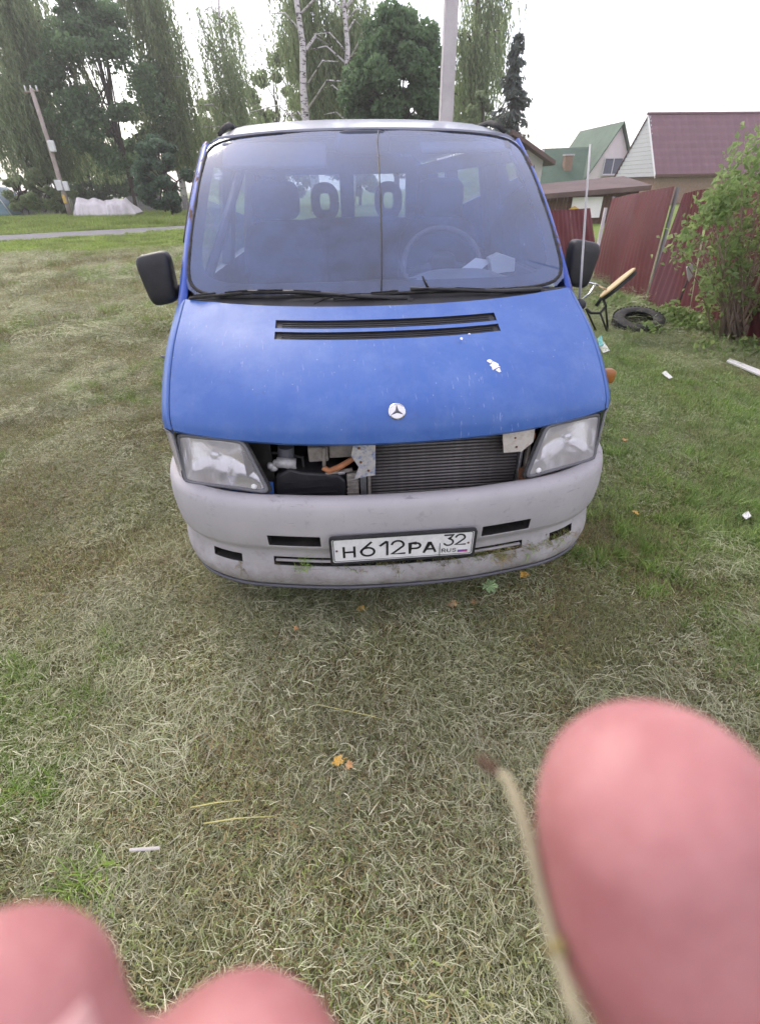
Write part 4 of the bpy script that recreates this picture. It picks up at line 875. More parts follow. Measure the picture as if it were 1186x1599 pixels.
leafy('maple_tree', gx_(195, 47), 47, 13.5, 4.2, 2.2, 'tall dark maple between the weeping trees left of the van', 'maple', 75, 190, .24, tr=.28)
weeping('weeping_birch', gx_(275, 50), 50, 17, 3.6, 'slender weeping birch rising just left of the van roof', 'birch', 950, 'birch', zlo=3., leaf=.24)
weeping('weeping_birch', gx_(375, 52), 52, 15, 4.6, 'thin airy birch between the slender weeping birch and the white trunks', 'birch', 800, 'birch', zlo=3., leaf=.22)
weeping('birch_tree', gx_(487, 40), 40, 17, 4.2, 'birch with a bent white trunk above the van windscreen', 'birch', 900, 'birch', trunk_r=.33, zlo=4.2, lean=(-.02, 0), leaf=.22, back=3.6)
weeping('birch_tree', gx_(546, 41), 41, 17, 3.3, 'birch with a straight thin white trunk beside the round maple', 'birch', 700, 'birch', trunk_r=.27, zlo=4.6, leaf=.22, back=3.2)
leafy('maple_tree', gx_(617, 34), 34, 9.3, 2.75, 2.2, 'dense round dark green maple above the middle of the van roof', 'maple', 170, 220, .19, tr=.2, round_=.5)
weeping('birch_tree', gx_(728, 46), 46, 14.5, 3.6, 'tall thin-leaved birch right behind the pale concrete pole', 'birch', 700, 'bark', zlo=4.5, leaf=.24)
leafy('young_tree', gx_(750, 42), 42, 7.0, 1.7, 2.5, 'small grey green tree between the concrete pole and the spruce', 'willow', 30, 110, .22, tr=.1)
conifer('spruce_tree', gx_(790, 31), 31, 8.0, 1.8, 'narrow dark spruce standing alone against the white sky', 'spruce', .3)
leafy('fir_shrub', gx_(250, 37.5), 37.5, 4.4, 1.75, .3, 'bushy dark green tree on the verge beside the white film pile', 'fir', 55, 150, .2, tr=.1)
leafy('verge_shrub', gx_(60, 46), 46, 3.2, 2.0, .4, 'pale green shrub behind the board fence at the left', 'birch', 26, 110, .2, tr=.06, cat='shrub')
leafy('verge_shrub', gx_(15, 50), 50, 2.8, 1.6, .4, 'low green shrub at the left edge behind the board fence', 'birch', 22, 110, .2, tr=.06, cat='shrub')
for k, (px_, Y, H) in enumerate(((350, 60, 9.), (440, 62, 14.), (560, 60, 13.), (700, 58, 10.), (130, 66, 7.), (200, 64, 6))):     # trees farther back seen between the trunks
    leafy('far_tree', gx_(px_, Y), Y, H, 3.4, .3, ['hazy far tree seen left of the van roof', 'far tree low behind the bent birch trunk', 'far tree low behind the round maple', 'far tree low behind the concrete pole', 'far tree low behind the weeping tree', 'far tree low behind the dark maple'][k], 'maple' if k > 3 else 'birch', 46, 150, .30, tr=.15, group='far trees behind the birches')
# ------------------------------------------------------------------ poles
lp = empty('wooden_pole', at(112, 342, 41)); lp.location.z = 0; tag(lp, 'leaning grey wooden utility pole with white boxes', 'utility pole')
MB().tube([(0, 0, -.2), (.02, 0, 2.4), (.06, 0, 4.6), (.02, 0, 7.1)], [.16, .15, .135, .12], 10).build('pole_shaft', simple('pale_pole_wood', (.40, .33, .30), .85, var=.2, scale=3), lp, True)
MB().box((-.05, -.18, 2.0), (.42, .25, .60)).build('meter_box', M['grease'], lp, bevel=.03); MB().box((.38, -.16, 1.95), (.30, .22, .55)).build('meter_box', M['grease'], lp, bevel=.03)
MB().box((.28, -.2, 4.15), (.40, .22, .62)).build('junction_box', M['grease'], lp, bevel=.05); MB().box((0, -.16, 1.2), (.2, .06, .5)).build('yellow_sign', simple('yellow_board', (.62, .42, .10), .6), lp)
MB().tube([(-.45, 0, 6.9), (.45, 0, 7.0)], .05, 6).build('crossarm', M['wood'], lp)
for x in (-.35, .0, .35): MB().tube([(x, 0, 6.95), (x, 0, 7.25)], [.06, .04], 8).build('insulator', M['grease'], lp, True)
cp = empty('concrete_pole', (2.50, 12.2, 0)); tag(cp, 'tall pale concrete pole behind the van roof', 'utility pole')
MB().prism([Vector((x, y, 0)) for x, y in ((-.15, -.13), (.15, -.13), (.15, .13), (-.15, .13))], (0, 0, 9)).build('pole_shaft', M['concrete'], cp, bevel=.03)
for v in cp.children[0].data.vertices: v.co.x *= (1-.045*v.co.z/2); v.co.y *= (1-.045*v.co.z/2)
MB().box((0, -.12, 7.9), (1.4, .08, .1)).build('crossarm', M['concrete'], cp)
# ------------------------------------------------------------------ left verge: fences and film-covered pile
def boards(name, A, B, h, label, mat, w_=.11, gap=.02, jag=.06, group=None):
    A, B = Vector((*A, 0)), Vector((*B, 0)); o = empty(name, A); tag(o, label, 'fence', group); L = (B-A).length; d = (B-A)/L; ang = math.atan2(d.y, d.x); n = int(L/(w_+gap))
    proto = MB().box((0, 0, h/2), (w_, .025, h)).build('board', mat, o)
    for k in range(n):
        c = proto if k == 0 else share(proto, o); c.location = d*(k*(w_+gap)); c.rotation_euler = (random.gauss(0, .02), random.gauss(0, .03), ang); c.scale.z = 1+random.uniform(-jag, jag)
    for z in (.3*h, .8*h): MB().box(d*(L/2)+Vector((-d.y*.04, d.x*.04, z)), (L, .05, .08), (0, 0, ang)).build('rail', mat, o)
    return o
boards('board_fence', at(25, 330, 52).to_2d(), at(128, 330, 50).to_2d(), 1.75, 'grey weathered board fence left of the leaning pole', M['woodgrey'], .16, .03)
boards('board_fence', at(205, 330, 47).to_2d(), at(300, 330, 46).to_2d(), 1.25, 'low grey board fence between the film pile and the van', M['woodgrey'], .16, .03)
gr = empty('greenhouse', at(-10, 330, 50)); gr.location.z = 0; tag(gr, 'blue grey film greenhouse end at the left edge', 'greenhouse')
MB().prism([(-2.2, 0, 0), (1.4, 0, 0), (.9, 0, 1.2), (-.3, 0, 2.1), (-1.8, 0, 1.9)], (0, 4, 0)).build('film_cover', M['bluegrey'], gr, bevel=.1); MB().tube([(1.4, -.03, 0), (.9, -.03, 1.2), (-.3, -.03, 2.1)], .05, 6).build('frame_hoop', M['grease'], gr, True)
tp = empty('covered_pile', at(172, 338, 40)); tp.location.z = 0; tag(tp, 'pile wrapped in crumpled white plastic film on the roadside verge', 'covered pile')
P = []
for i in range(41):
    u = i/40; row = []
    for j in range(17):
        v = j/16; x = (u-.5)*4.0; prof = math.sin(math.pi*min(1, max(0, v)))**.22; h = (1.16+.07*math.sin(u*9)+.06*math.sin(u*23))*min(1, 7*u+.55, 4*(1-u)+.3); fold = .09*math.sin(u*46+3*v+math.sin(u*9)*3)+.05*math.sin(u*97+v*9)*(1-abs(2*v-1)*.2)
        row.append(Vector((x+.08*math.sin(v*9+u*13), (v-.5)*2.2+fold*(1 if v < .5 else -1), max(0, h*prof+.04*math.sin(u*31+v*11)))))
    P.append(row)
MB().grid(P).build('film_wrap', M['tarp'], tp, True)
v, f = sphere_pts((0, 0, .4), (1.7, .8, .5), 16, 8, .6); MB().add(v, f).build('firewood_core', M['woodgrey'], tp, True)
# ------------------------------------------------------------------ houses and shed on the right
def quad(m, a, b, c, d, th): return m.prism([a, b, c, d], th)
def window(parent, c, w_, h_, yoff=-.05, bars=2):
    f = MB(); x, y, z = c
    for dx, dz, sx, sz in ((-w_/2, 0, .09, h_+.09), (w_/2, 0, .09, h_+.09), (0, h_/2, w_, .09), (0, -h_/2, w_, .09)): f.box((x+dx, y+yoff, z+dz), (sx, .09, sz))
    wf = f.build('window', M['winwhite'], parent)
    for k in range(bars): MB().box((x-w_/2+w_*(k+.5)/bars, y+yoff+.03, z), (w_/bars-.06, .02, h_-.05)).build('pane', M['winglass'], wf)
    for k in range(1, bars): MB().box((x-w_/2+w_*k/bars, y+yoff-.005, z), (.07, .07, h_)).build('mullion', M['winwhite'], wf)
    MB().box((x, y+yoff-.06, z-h_/2-.08), (w_+.3, .16, .05)).build('sill', M['winwhite'], wf)
HAY_ = 45.  # burgundy-roofed house
ha = empty('roofed_house', (0, 0, 0)); tag(ha, 'house with a big burgundy metal roof at the right edge', 'house')
rl, rr = at(1037, 178, HAY_+3.2), at(1240, 180, HAY_+3.2); el, er = at(1022, 273, HAY_), at(1260, 268, HAY_)
rz, ez = rl.z, el.z; x0, x1 = el.x, er.x
rows = []
for i in range(17):
    t = i/16; y = HAY_+3.2*t; z = ez+(rz-ez)*t
    rows.append([Vector((x0+(x1-x0)*k/60, y - .05*((i*4) % 4)/4, z + .045*math.sin(k*2.1)**2 - .05*(i % 2))) for k in range(61)])
roofA = MB().grid(rows).build('roof', M['burgroof'], ha, False, solid=.05)
MB().prism([Vector((x0, HAY_+3.2, rz)), Vector((x1, HAY_+3.2, rz)), Vector((x1, HAY_+7, ez)), Vector((x0, HAY_+7, ez))], (0, 0, -.06)).build('back_roof', M['burgroof'], ha)
MB().tube([(x0-.1, HAY_+3.2, rz+.03), (x1, HAY_+3.2, rz+.03)], .10, 8).build('ridge_cap', M['burgroof'], ha, True)
MB().box(((x0+x1)/2, HAY_+3.4, ez/2), (x1-x0-.8, 5.8, ez-.1)).build('wall', M['brick'], ha)
gp = [Vector((x0+.15, HAY_+.3, ez-.1)), Vector((x0+.15, HAY_+6.8, ez-.1)), Vector((x0+.15, HAY_+3.2, rz-.15))]
for k in range(14):     # horizontal siding boards on the gable
    z0, z1 = ez-.1+(rz-ez)*k/14, ez-.1+(rz-ez)*(k+1)/14-.015; f = lambda z: (z-ez+.1)/(rz-ez); a0 = HAY_+.3+2.9*f(z0); a1 = HAY_+6.8-3.6*f(z0)
    MB().box((x0+.12+.004*(k % 2), (a0+a1)/2, (z0+z1)/2), (.05, max(.1, a1-a0), z1-z0)).build('siding_board', M['sidingw'], ha)
MB().box(((x0+x1)/2, HAY_-.03, ez-.06), (x1-x0, .06, .18)).build('eave_board', M['brownwood'], ha)
MB().prism([Vector((x0-.02, HAY_-.05, ez-.02)), Vector((x0-.02, HAY_+3.2, rz+.0)), Vector((x0-.02, HAY_+3.2, rz-.25)), Vector((x0-.02, HAY_-.05, ez-.25))], (.05, 0, 0)).build('barge_board', M['winwhite'], ha)
HBY = 56.
hb = empty('gabled_house'); tag(hb, 'white gabled house with a steep green roof and small attic window', 'house')
ap = at(971, 193, HBY); bl = at(909, 284, HBY); br = at(992, 272, HBY); br.z = bl.z = min(bl.z, br.z)
MB().prism([ap+Vector((0, .1, -.15)), bl+Vector((0, .1, 0)), br+Vector((0, .1, 0))], (0, 9, 0)).build('gable_wall', M['plaster'], hb)
MB().box(((bl.x+br.x)/2, HBY+4.6, bl.z/2), (br.x-bl.x-.6, 8.6, bl.z)).build('wall', M['plaster'], hb)
ov = lambda p, dx, dz: p + Vector((dx, -.4, dz))
MB().prism([ov(ap, 0, .0), ov(bl, -.25, -.35), ov(bl, -.25, -.35)+Vector((0, 10, 0)), ov(ap, 0, 0)+Vector((0, 10, 0))], (0, 0, .16)).build('left_roof', M['greenroof'], hb)
MB().prism([ov(ap, 0, .0), ov(br, .25, -.5), ov(br, .25, -.5)+Vector((0, 10, 0)), ov(ap, 0, 0)+Vector((0, 10, 0))], (0.0, 0, .16)).build('right_roof', M['greenroof'], hb)
wa, wb = at(944, 247, HBY), at(967, 272, HBY); window(hb, ((wa.x+wb.x)/2, HBY, (wa.z+wb.z)/2), abs(wb.x-wa.x), abs(wa.z-wb.z))
t0, t1, b0, b1 = at(846, 235, HBY+4), at(922, 232, HBY+4), at(838, 292, HBY-.5), at(915, 290, HBY-.5)
MB().prism([b0, b1, t1, t0], (0, .05, .15)).build('wing_roof', M['greenroof'], hb)
MB().box(((b0.x+b1.x)/2, HBY+2.2, b0.z/2), (abs(b1.x-b0.x)-.4, 4, b0.z-.05)).build('wing_wall', M['plaster'], hb)
c0 = at(884, 262, HBY+1.5); MB().box((c0.x, c0.y, c0.z-.3), (.75, .7, 2.6)).build('chimney', M['brick'], hb); MB().box((c0.x, c0.y, c0.z+1.05), (.9, .85, .12)).build('chimney_cap', M['concrete'], hb)
SBY = 30.
hk = empty('brick_house'); tag(hk, 'corner of a white brick house under a brown eave right of the van pillar', 'house')
c0 = at(848, 262, SBY); MB().box((c0.x-2.0, SBY+2.4, c0.z/2+.4), (4.0, 4.4, c0.z+.8)).build('wall', M['whitebrick'], hk)
a_, b_ = at(800, 210, SBY-.5), at(866, 258, SBY-.5); MB().prism([a_, b_, b_+Vector((0, 6, 0)), a_+Vector((0, 6, 0))], (0, 0, .2)).build('roof', M['brownroof'], hk)
bw = MB().box((0, 0, 0), (.25, .02, .075)).build('brick', M['whitebrick'], hk)
for i in range(12):
    for j in range(8):
        c = bw if i+j == 0 else share(bw, hk); c.location = (c0.x-.14-.265*j-(.13 if i % 2 else 0), SBY+.195, c0.z+.72-.088*i)
SHY = 24.
sh = empty('shed'); tag(sh, 'long low wooden shed with a brown sheet roof behind the burgundy fence', 'shed')
q0, q1 = at(846, 292, SHY), at(1016, 276, SHY); e0, e1 = at(846, 306, SHY-.4), at(1016, 292, SHY-.4)
MB().prism([e0, e1, q1+Vector((0, 2.5, 0)), q0+Vector((0, 2.5, 0))], (0, 0, .07)).build('roof', M['brownroof'], sh)
MB().prism([e0+Vector((0, -.02, -.12)), e1+Vector((0, -.02, -.12)), e1+Vector((0, -.02, .06)), e0+Vector((0, -.02, .06))], (0, .04, 0)).build('eave_board', M['brownroof'], sh)
bd = MB().box((0, 0, 0), (.15, .03, 1.0)).build('wall_board', M['brownwood'], sh); nb = int((e1.x-e0.x)/.165)
for k in range(nb):
    c = bd if k == 0 else share(bd, sh); zt = e0.z+(e1.z-e0.z)*k/nb-.1; c.location = (e0.x+.165*k, SHY+.1+random.uniform(0, .015), zt/2); c.scale.z = zt
d0, d1 = at(893, 318, SHY-.05), at(934, 345, SHY-.05); MB().box(((d0.x+d1.x)/2, SHY, .65), (abs(d1.x-d0.x), .06, 1.3*d0.z/1.3)).build('white_door', M['plaster'], sh)
MB().prism([at(888, 327, SHY-.2), at(897, 322, SHY-.2), at(905, 327, SHY-.2), at(903, 332, SHY-.2), at(889, 332, SHY-.2)], (0, .1, 0)).build('yellow_sheet', simple('yellow_plastic', (.65, .42, .08), .5), sh)
# ------------------------------------------------------------------ burgundy sheet fence
fence = empty('metal_fence', (4.9, 6, 0)); tag(fence, 'sagging burgundy corrugated metal fence on the right', 'fence')
def sheet(A, B, C_, D_, mat, waves, amp=.008, bow=.0, parent=None):      # A bottom-left, B bottom-right, C top-right, D top-left (world)
    o_ = Vector((4.9, 6, 0)); rows = []; nrm = (B-A).cross(D_-A).normalized(); k_ = waves*6
    for i in range(13):
        v = i/12; row = []
        for j in range(k_+1):
            u = j/k_; p = (A*(1-u)+B*u)*(1-v) + (D_*(1-u)+C_*u)*v; ph = (u*waves) % 1; tz = 0 if ph < .35 else (ph-.35)/.1 if ph < .45 else 1 if ph < .85 else (1-ph)/.15
            row.append(p + nrm*(amp*tz + bow*math.sin(math.pi*v)*math.sin(math.pi*u) + .012*math.sin(u*7+v*4)) - o_)
        rows.append(row)
    return MB().grid(rows).build('metal_sheet', mat, parent or fence, True, sharp=25)
G = lambda px, py, dz=0.: onz(px, py, 0) + Vector((0, 0, dz))
b0, b1, b2 = G(925, 434), G(962, 452), G(1006, 472); t0, t1, t2 = at(954, 310, 8.9), at(1002, 300, 7.5), at(1051, 291, 6.4)
sheet(b0, b1, t1, t0, M['burg'], 8, bow=.08); sheet(b1+(b1-b2)*.05+Vector((-.012, 0, 0)), b2, t2, t1+(t1-t2)*.05+Vector((-.012, 0, 0)), M['burg'], 8, bow=.06)
c0, c1 = G(1006, 474), G(1075, 492); d0, d1 = at(1066, 302, 6.3), at(1106, 294, 5.6)
sheet(c0, c1, d1, d0, M['burg'], 8, bow=-.05)
f0, f1, f2 = G(1075, 494), G(1135, 518), G(1215, 560); h0, h1, h2 = at(1112, 300, 5.55), at(1180, 285, 4.7), at(1300, 262, 3.6)
sheet(f0, f1, h1, h0, M['burg'], 8); sheet(f1+(f1-f2)*.06+Vector((-.012, 0, 0)), f2, h2, h1+(h1-h2)*.06+Vector((-.012, 0, 0)), M['burg'], 8)
g0 = Vector((f2.x-.25, f2.y-2.6, 0)); sheet(f2+Vector((.0, -.01, 0)), g0, g0+Vector((.12, 0, 1.5)), h2+Vector((0, -.01, 0)), M['burg'], 16)
for (b_, t_) in ((G(1006, 473), at(1053, 296, 6.45)), (G(1075, 493), at(1112, 318, 5.65)), (G(1135, 518), at(1186, 292, 4.7)), (b0, t0)): MB().tube([b_ + Vector((.05, .02, -.1))-Vector((4.9, 6, 0)), t_ + Vector((.05, .02, .03))-Vector((4.9, 6, 0))], .03, 6).build('post', M['woodgrey'], fence)
MB().tube([p + Vector((.04, 0, .02))-Vector((4.9, 6, 0)) for p in (b2, c0+Vector((.15, -.25, 0)))], .02, 6).build('bottom_rail', M['grease'], fence)
fence2 = empty('metal_fence', (5.6, 12, 0)); tag(fence2, 'short brighter red metal fence in front of the shed, beyond the burgundy one', 'fence')
o2 = Vector((.7, 6, 0)); pA = [at(855, 440, 12.), at(926, 425, 12.), at(921, 325, 12.), at(858, 329, 12.)]
for k in range(2):
    a, b = k/2, (k+1)/2; lo = lambda t: Vector((pA[0].x*(1-t)+pA[1].x*t, 12., 0)); hi = lambda t: pA[3]*(1-t)+pA[2]*t
    s_ = sheet(lo(a)-o2, lo(b)-o2, hi(b)-o2, hi(a)-o2, M['redbright'], 5, parent=fence2)
for k in (0, 1): MB().box((lo(k).x-5.6, .05, hi(k).z/2), (.06, .06, hi(k).z)).build('post', M['concrete'], fence2)
# ------------------------------------------------------------------ bush and weeds by the fence
bush = empty('bush', (4.32, 4.0, 0)); tag(bush, 'leafy green bush with bare lower stems in front of the burgundy fence', 'bush'); bo = Vector((4.32, 4.0, 0))
spots_ = [(1160, 222), (1180, 250), (1140, 250), (1165, 275), (1125, 285), (1190, 290), (1150, 300), (1105, 312), (1130, 322), (1175, 325), (1092, 338), (1115, 345), (1150, 350), (1190, 360), (1068, 360), (1085, 368), (1050, 386), (1062, 392), (1078, 398), (1110, 385), (1135, 380), (1165, 390), (1100, 412), (1125, 415), (1150, 425), (1185, 420), (1092, 440), (1108, 452), (1135, 450), (1170, 455), (1100, 474), (1195, 470), (1160, 480), (1215, 330), (1220, 400), (1210, 260), (1230, 300), (1090, 326), (1120, 300)]
P_ = []; T_ = []; limbs = []
for k, (px_, py_) in enumerate(spots_):
    for q_ in range(2):
        c = at(px_+(14 if px_ > 1085 else 0)+random.uniform(-9, 9), py_+random.uniform(-9, 9), random.uniform(3.75, 4.35)) - bo; n_ = (14 if px_ < 1086 else 42) if py_ > 290 else 30; m_ = rng.normal(0, 1, (n_, 3))*np.array([.075, .085, .07]); P_.append(m_+np.array(c)); T_.append(np.full(n_, random.uniform(.2, .9)))
        if q_ == 0: b_ = Vector((random.uniform(-.12, .12), random.uniform(-.12, .12), 0)); mid = b_.lerp(c, .5) + Vector((random.uniform(-.05, .05), 0, .1)); limbs.append(([b_, b_.lerp(mid, .5), mid, c], [.013, .011, .008, .003]))
P_ = np.concatenate(P_); add_crown(bush, P_, rng.uniform(.6, 1.25, len(P_))*.042, LM['bush'], None, .3, 1.7, name='leaves', tint=np.concatenate(T_))
m = MB()
for l_, r_ in limbs: m.tube(l_, r_, 5)
m.build('stems', simple('pale_bush_bark', (.26, .20, .15), .9, var=.25, scale=20), bush, True)
def weed(px_, py_, h, n, label, mat='bush', sp=.16, leaf=.05):
    b_ = onz(px_, py_); o = empty('weed_clump', b_); tag(o, label, 'weeds', 'weeds round the old tyres'); m_ = rng.normal(0, 1, (n, 3))*np.array([sp, sp, 0]); m_[:, 2] = rng.random(n)*h*(1-np.clip(np.hypot(m_[:, 0], m_[:, 1])/(sp*3), 0, .9))
    add_crown(o, m_, rng.uniform(.6, 1.3, n)*leaf, LM[mat], None, .3, 1.6, name='leaves'); s_ = MB()
    for k in range(14): a = m_[k*3]; s_.tube([Vector((a[0]*.6, a[1]*.6, 0)), Vector(a)], .003, 4)
    s_.build('stalks', gm, o)
weed(1045, 505, .32, 260, 'green weeds between the two old tyres'); weed(1085, 515, .25, 200, 'weeds against the fence right of the smaller tyre'); weed(965, 478, .22, 200, 'weeds behind the larger tyre below the broken seat', sp=.22); weed(1150, 548, .18, 200, 'low weeds at the foot of the bush', sp=.25); weed(1010, 520, .14, 140, 'low weeds growing against the front of the larger tyre', leaf=.04)
# ------------------------------------------------------------------ tyres, seat, litter
def tyre(px_, py_, r_, w_, tilt, label, hole=.55):
    o = empty('old_tyre', onz(px_, py_)); tag(o, label, 'tyre', 'old tyres lying by the fence'); Mx = Matrix.Rotation(tilt[1], 3, 'Z') @ Matrix.Rotation(tilt[0], 3, 'X'); n = 40
    prof = [(hole, -.42), (hole+.12, -.5), (.9, -.48), (.98, -.38), (1, -.15), (1, .15), (.98, .38), (.9, .48), (hole+.12, .5), (hole, .42), (hole+.05, .3), (.9, .2), (.9, -.2), (hole+.05, -.3)]
    m = MB(); P = []
    for k in range(n+1): a = 2*math.pi*k/n; P.append([Mx @ Vector((r_*p*math.cos(a), r_*p*math.sin(a), q_*w_)) for p, q_ in prof+prof[:1]])
    low = min(v.z for row in P for v in row); low += .085; P = [[v - Vector((0, 0, low+.02)) for v in row] for row in P]
    m.grid(P).build('carcass', M['tread'], o, True, sharp=40); t_ = MB()
    for k in range(n):
        a = 2*math.pi*(k+.5)/n
        for q_ in (-.25, .05, .3): t_.box(Mx @ Vector((r_*1.005*math.cos(a), r_*1.005*math.sin(a), q_*w_)) - Vector((0, 0, low+.02)), (.012, .026, .05), (0, 0, a+tilt[1]))
    t_.build('tread_blocks', M['tread'], o); return o, low, Mx
o, low, Mx = tyre(992, 512, .30, .19, (R(15), R(-20)), 'larger old tyre tilted on the grass behind the van mirror')
o, low, Mx = tyre(1050, 522, .19, .12, (R(4), 0), 'smaller old tyre lying flat near the fence', .5)
seat_o = empty('broken_seat', onz(948, 520)); tag(seat_o, 'broken seat with a tan pad and black bracket standing behind the van mirror', 'seat'); so = seat_o.location.copy(); SY = so.y
pa, pb = at(937, 466, SY)-so, at(991, 420, SY)-so; ax = (pb-pa); L = ax.length/2; ax.normalize(); vd = ray(963, 442); sid = (vd*.93 + Vector((-.05, 0, .12)) - ax*(vd*.93).dot(ax)); sid = (sid - ax*sid.dot(ax)).normalized(); nn = ax.cross(sid).normalized(); nn = nn if nn.z > 0 else -nn; ce = (pa+pb)/2
def pad(d0, d1, sc, mt, nm):
    n = 28; pr = [(0., d1), (.8, d1), (.95, d1-.004), (1, d1-.012), (1, d0), (0., d0)]; m = MB()
    m.grid([[ce + ax*(L*sc*p*math.copysign(abs(math.cos(2*math.pi*k/n))**.8, math.cos(2*math.pi*k/n))) + sid*(.15*sc*p*math.sin(2*math.pi*k/n)) + nn*d for p, d in pr] for k in range(n+1)]); return m.build(nm, mt, seat_o, True, sharp=40)
pad(.004, .03, 1., M['tan'], 'seat_pad'); pad(-.04, .003, .95, M['black'], 'seat_base')
S_ = lambda px_, py_, dy=0: at(px_, py_, SY+dy)-so
MB().tube([S_(941, 466), S_(945, 478), S_(936, 489), S_(922, 489), S_(914, 482)], .016, 8).build('bracket', M['black'], seat_o, True); MB().tube([S_(958, 452), S_(940, 462), S_(930, 478)], .022, 8).build('bracket', M['black'], seat_o, True)
MB().tube([S_(908, 468), S_(920, 458), S_(930, 442)], .012, 6).build('metal_leg', M['chrome'], seat_o, True); MB().tube([S_(912, 440), S_(930, 444), S_(946, 452)], .011, 6).build('metal_leg', M['chrome'], seat_o, True)
for px_, py_, e in ((936, 488, (0, 0, 0)), (945, 478, (.06, .12, 0)), (915, 484, (-.1, .1, 0))): MB().tube([S_(px_, py_), Vector(e)], .012, 6).build('metal_leg', M['black'], seat_o, True)
def flat(name, pts, th, mt, label, cat, group=None, smooth=False):
    c = sum(pts, Vector((0, 0, 0)))/len(pts); o = MB().prism([p-c for p in pts], th).build(name, mt, None, bevel=.003); o.location = c; return tag(o, label, cat, group)
up = Vector((0, 0, .012))
flat('plank', [G(1131, 570, .03), G(1136, 567, .03), G(1215, 598, .03), G(1212, 606, .03)], (0, 0, .02), M['grease'], 'pale plank lying in the grass at the right edge', 'plank')
flat('wrapper', [G(932, 545, .035), G(940, 541, .05), G(950, 553, .035), G(940, 556, .03)], (0, 0, .006), M['grease'], 'crumpled white wrapper on the grass beside the van fender', 'wrapper')
flat('wrapper', [G(930, 535, .04), G(936, 534, .07), G(940, 546, .05), G(934, 548, .04)], (0, 0, .006), M['teal'], 'teal scrap just behind the white wrapper by the fender', 'wrapper')
flat('scrap', [G(1030, 588, .03), G(1036, 586, .04), G(1048, 595, .03), G(1042, 597, .03)], (0, 0, .006), M['grease'], 'small white scrap on the grass left of the plank', 'scrap')
flat('scrap', [G(1153, 812, .03), G(1162, 808, .04), G(1168, 815, .035), G(1160, 819, .03)], (0, 0, .006), M['grease'], 'pale round scrap in the grass at the right edge below the plank', 'scrap')
flat('stick', [G(208, 1340, .035), G(208, 1334, .035), G(256, 1332, .04), G(257, 1338, .04)], (0, 0, .006), simple('bleached_stick', (.46, .43, .40), .8), 'short white stick on the hay in the lower left', 'stick')
flat('hanging_strip', [at(1073, 432, 5.0), at(1071, 418, 5.0), at(1077, 411, 5.0), at(1083, 415, 5.0), at(1081, 430, 5.0), at(1075, 440, 5.0)], (0, .015, 0), M['grease'], 'white plastic strip hanging in front of the burgundy fence', 'plastic strip'); b_ = at(1072, 438, 5.02)
MB().tube([b_, Vector((b_.x-.03, 5.03, 0))], .012, 6).build('thin_stake', M['rubber'], None, True); tag(bpy.data.objects['thin_stake'], 'thin dark stake under the white strip at the fence', 'stake')
# papers on the dashboard
flat('paper_sheet', [at(705, 431, 1.10), at(742, 429, 1.10), at(768, 407, 1.17), at(742, 403, 1.17)], (0, .003, .002), M['paper'], 'white paper sheet lying on the dashboard behind the windscreen', 'paper')
flat('paper_box', [at(764, 404, 1.12), at(781, 396, 1.12), at(804, 404, 1.12), at(803, 424, 1.12), at(768, 428, 1.12)], (0, .07, 0), M['paper'], 'small white crumpled paper box on the dashboard beside the sheet', 'box')
# fallen leaves and single straws
def lobed(px_, py_, r_, mt, label, cat='leaf', lobes=5, z=.035, group='fallen leaves on the hay', tilt=.3):
    c = onz(px_, py_, z); n = lobes*6; Mx = Euler((random.uniform(-tilt, tilt)+.25, random.uniform(-tilt, tilt), random.uniform(0, 6.28))).to_matrix(); v = [Vector((0, 0, 0))]
    for k in range(n): a = 2*math.pi*k/n; rr = r_*(.62+.38*abs(math.cos(a*lobes/2))**.8)*(.92+.16*(k % 2)); v.append(Vector((rr*math.cos(a), rr*math.sin(a), .18*r_*math.sin(a*2)+.15*r_*(k % 3 == 0))))
    v.append(Vector((r_*-1.6, .0, -.2*r_))); f = [(0, 1+k, 1+(k+1) % n) for k in range(n)]; o = mesh('fallen_leaf', [Mx @ p for p in v[:-1]], f, mt, None, False); o.location = c; o.modifiers.new('s', 'SOLIDIFY').thickness = .0008
    MB().tube([Mx @ Vector((0, 0, 0)), Mx @ v[-1]], .0012, 4).build('leaf_stalk', mt, o); return tag(o, label, cat, group)
yl = simple('yellow_leaf', (.62, .38, .08), .6, var=.2, scale=60); ol = simple('ochre_leaf', (.55, .32, .14), .6, var=.2, scale=60); gl_ = simple('pale_green_leaf', (.30, .42, .20), .6, var=.2, scale=50)
lobed(563, 950, .020, yl, 'small yellow leaf left of the ochre leaf, in front of the bumper'); lobed(705, 943, .024, ol, 'ochre leaf on the hay in front of the number plate'); lobed(739, 940, .016, ol, 'small ochre leaf just right of the larger ochre leaf'); lobed(818, 897, .022, yl, 'bright yellow leaf near the right end of the bumper', z=.06); lobed(764, 915, .036, gl_, 'large pale green lobed leaf under the bumper', lobes=7, z=.07)
lobed(527, 1188, .020, yl, 'yellow leaf in the middle of the hay foreground'); lobed(545, 1194, .013, ol, 'tiny ochre leaf touching the yellow foreground leaf'); lobed(991, 800, .020, yl, 'yellow leaf on the grass right of the bumper', z=.05); lobed(975, 686, .022, ol, 'brownish leaf beside the right headlight', z=.05); lobed(462, 980, .012, ol, 'tiny orange leaf left of centre in front of the van')
stw = simple('yellow_straw', (.45, .42, .16), .6, var=.15, scale=40)
def straw(pts, r_, label): 
    p = [onz(a, b, z) for a, b, z in pts]; c = p[0].copy(); o = MB().tube([q_-c for q_ in p], [r_]*(len(p)-1)+[r_*.5], 5).build('straw', stw, None, True); o.location = c; tag(o, label, 'straw', 'single long straws')
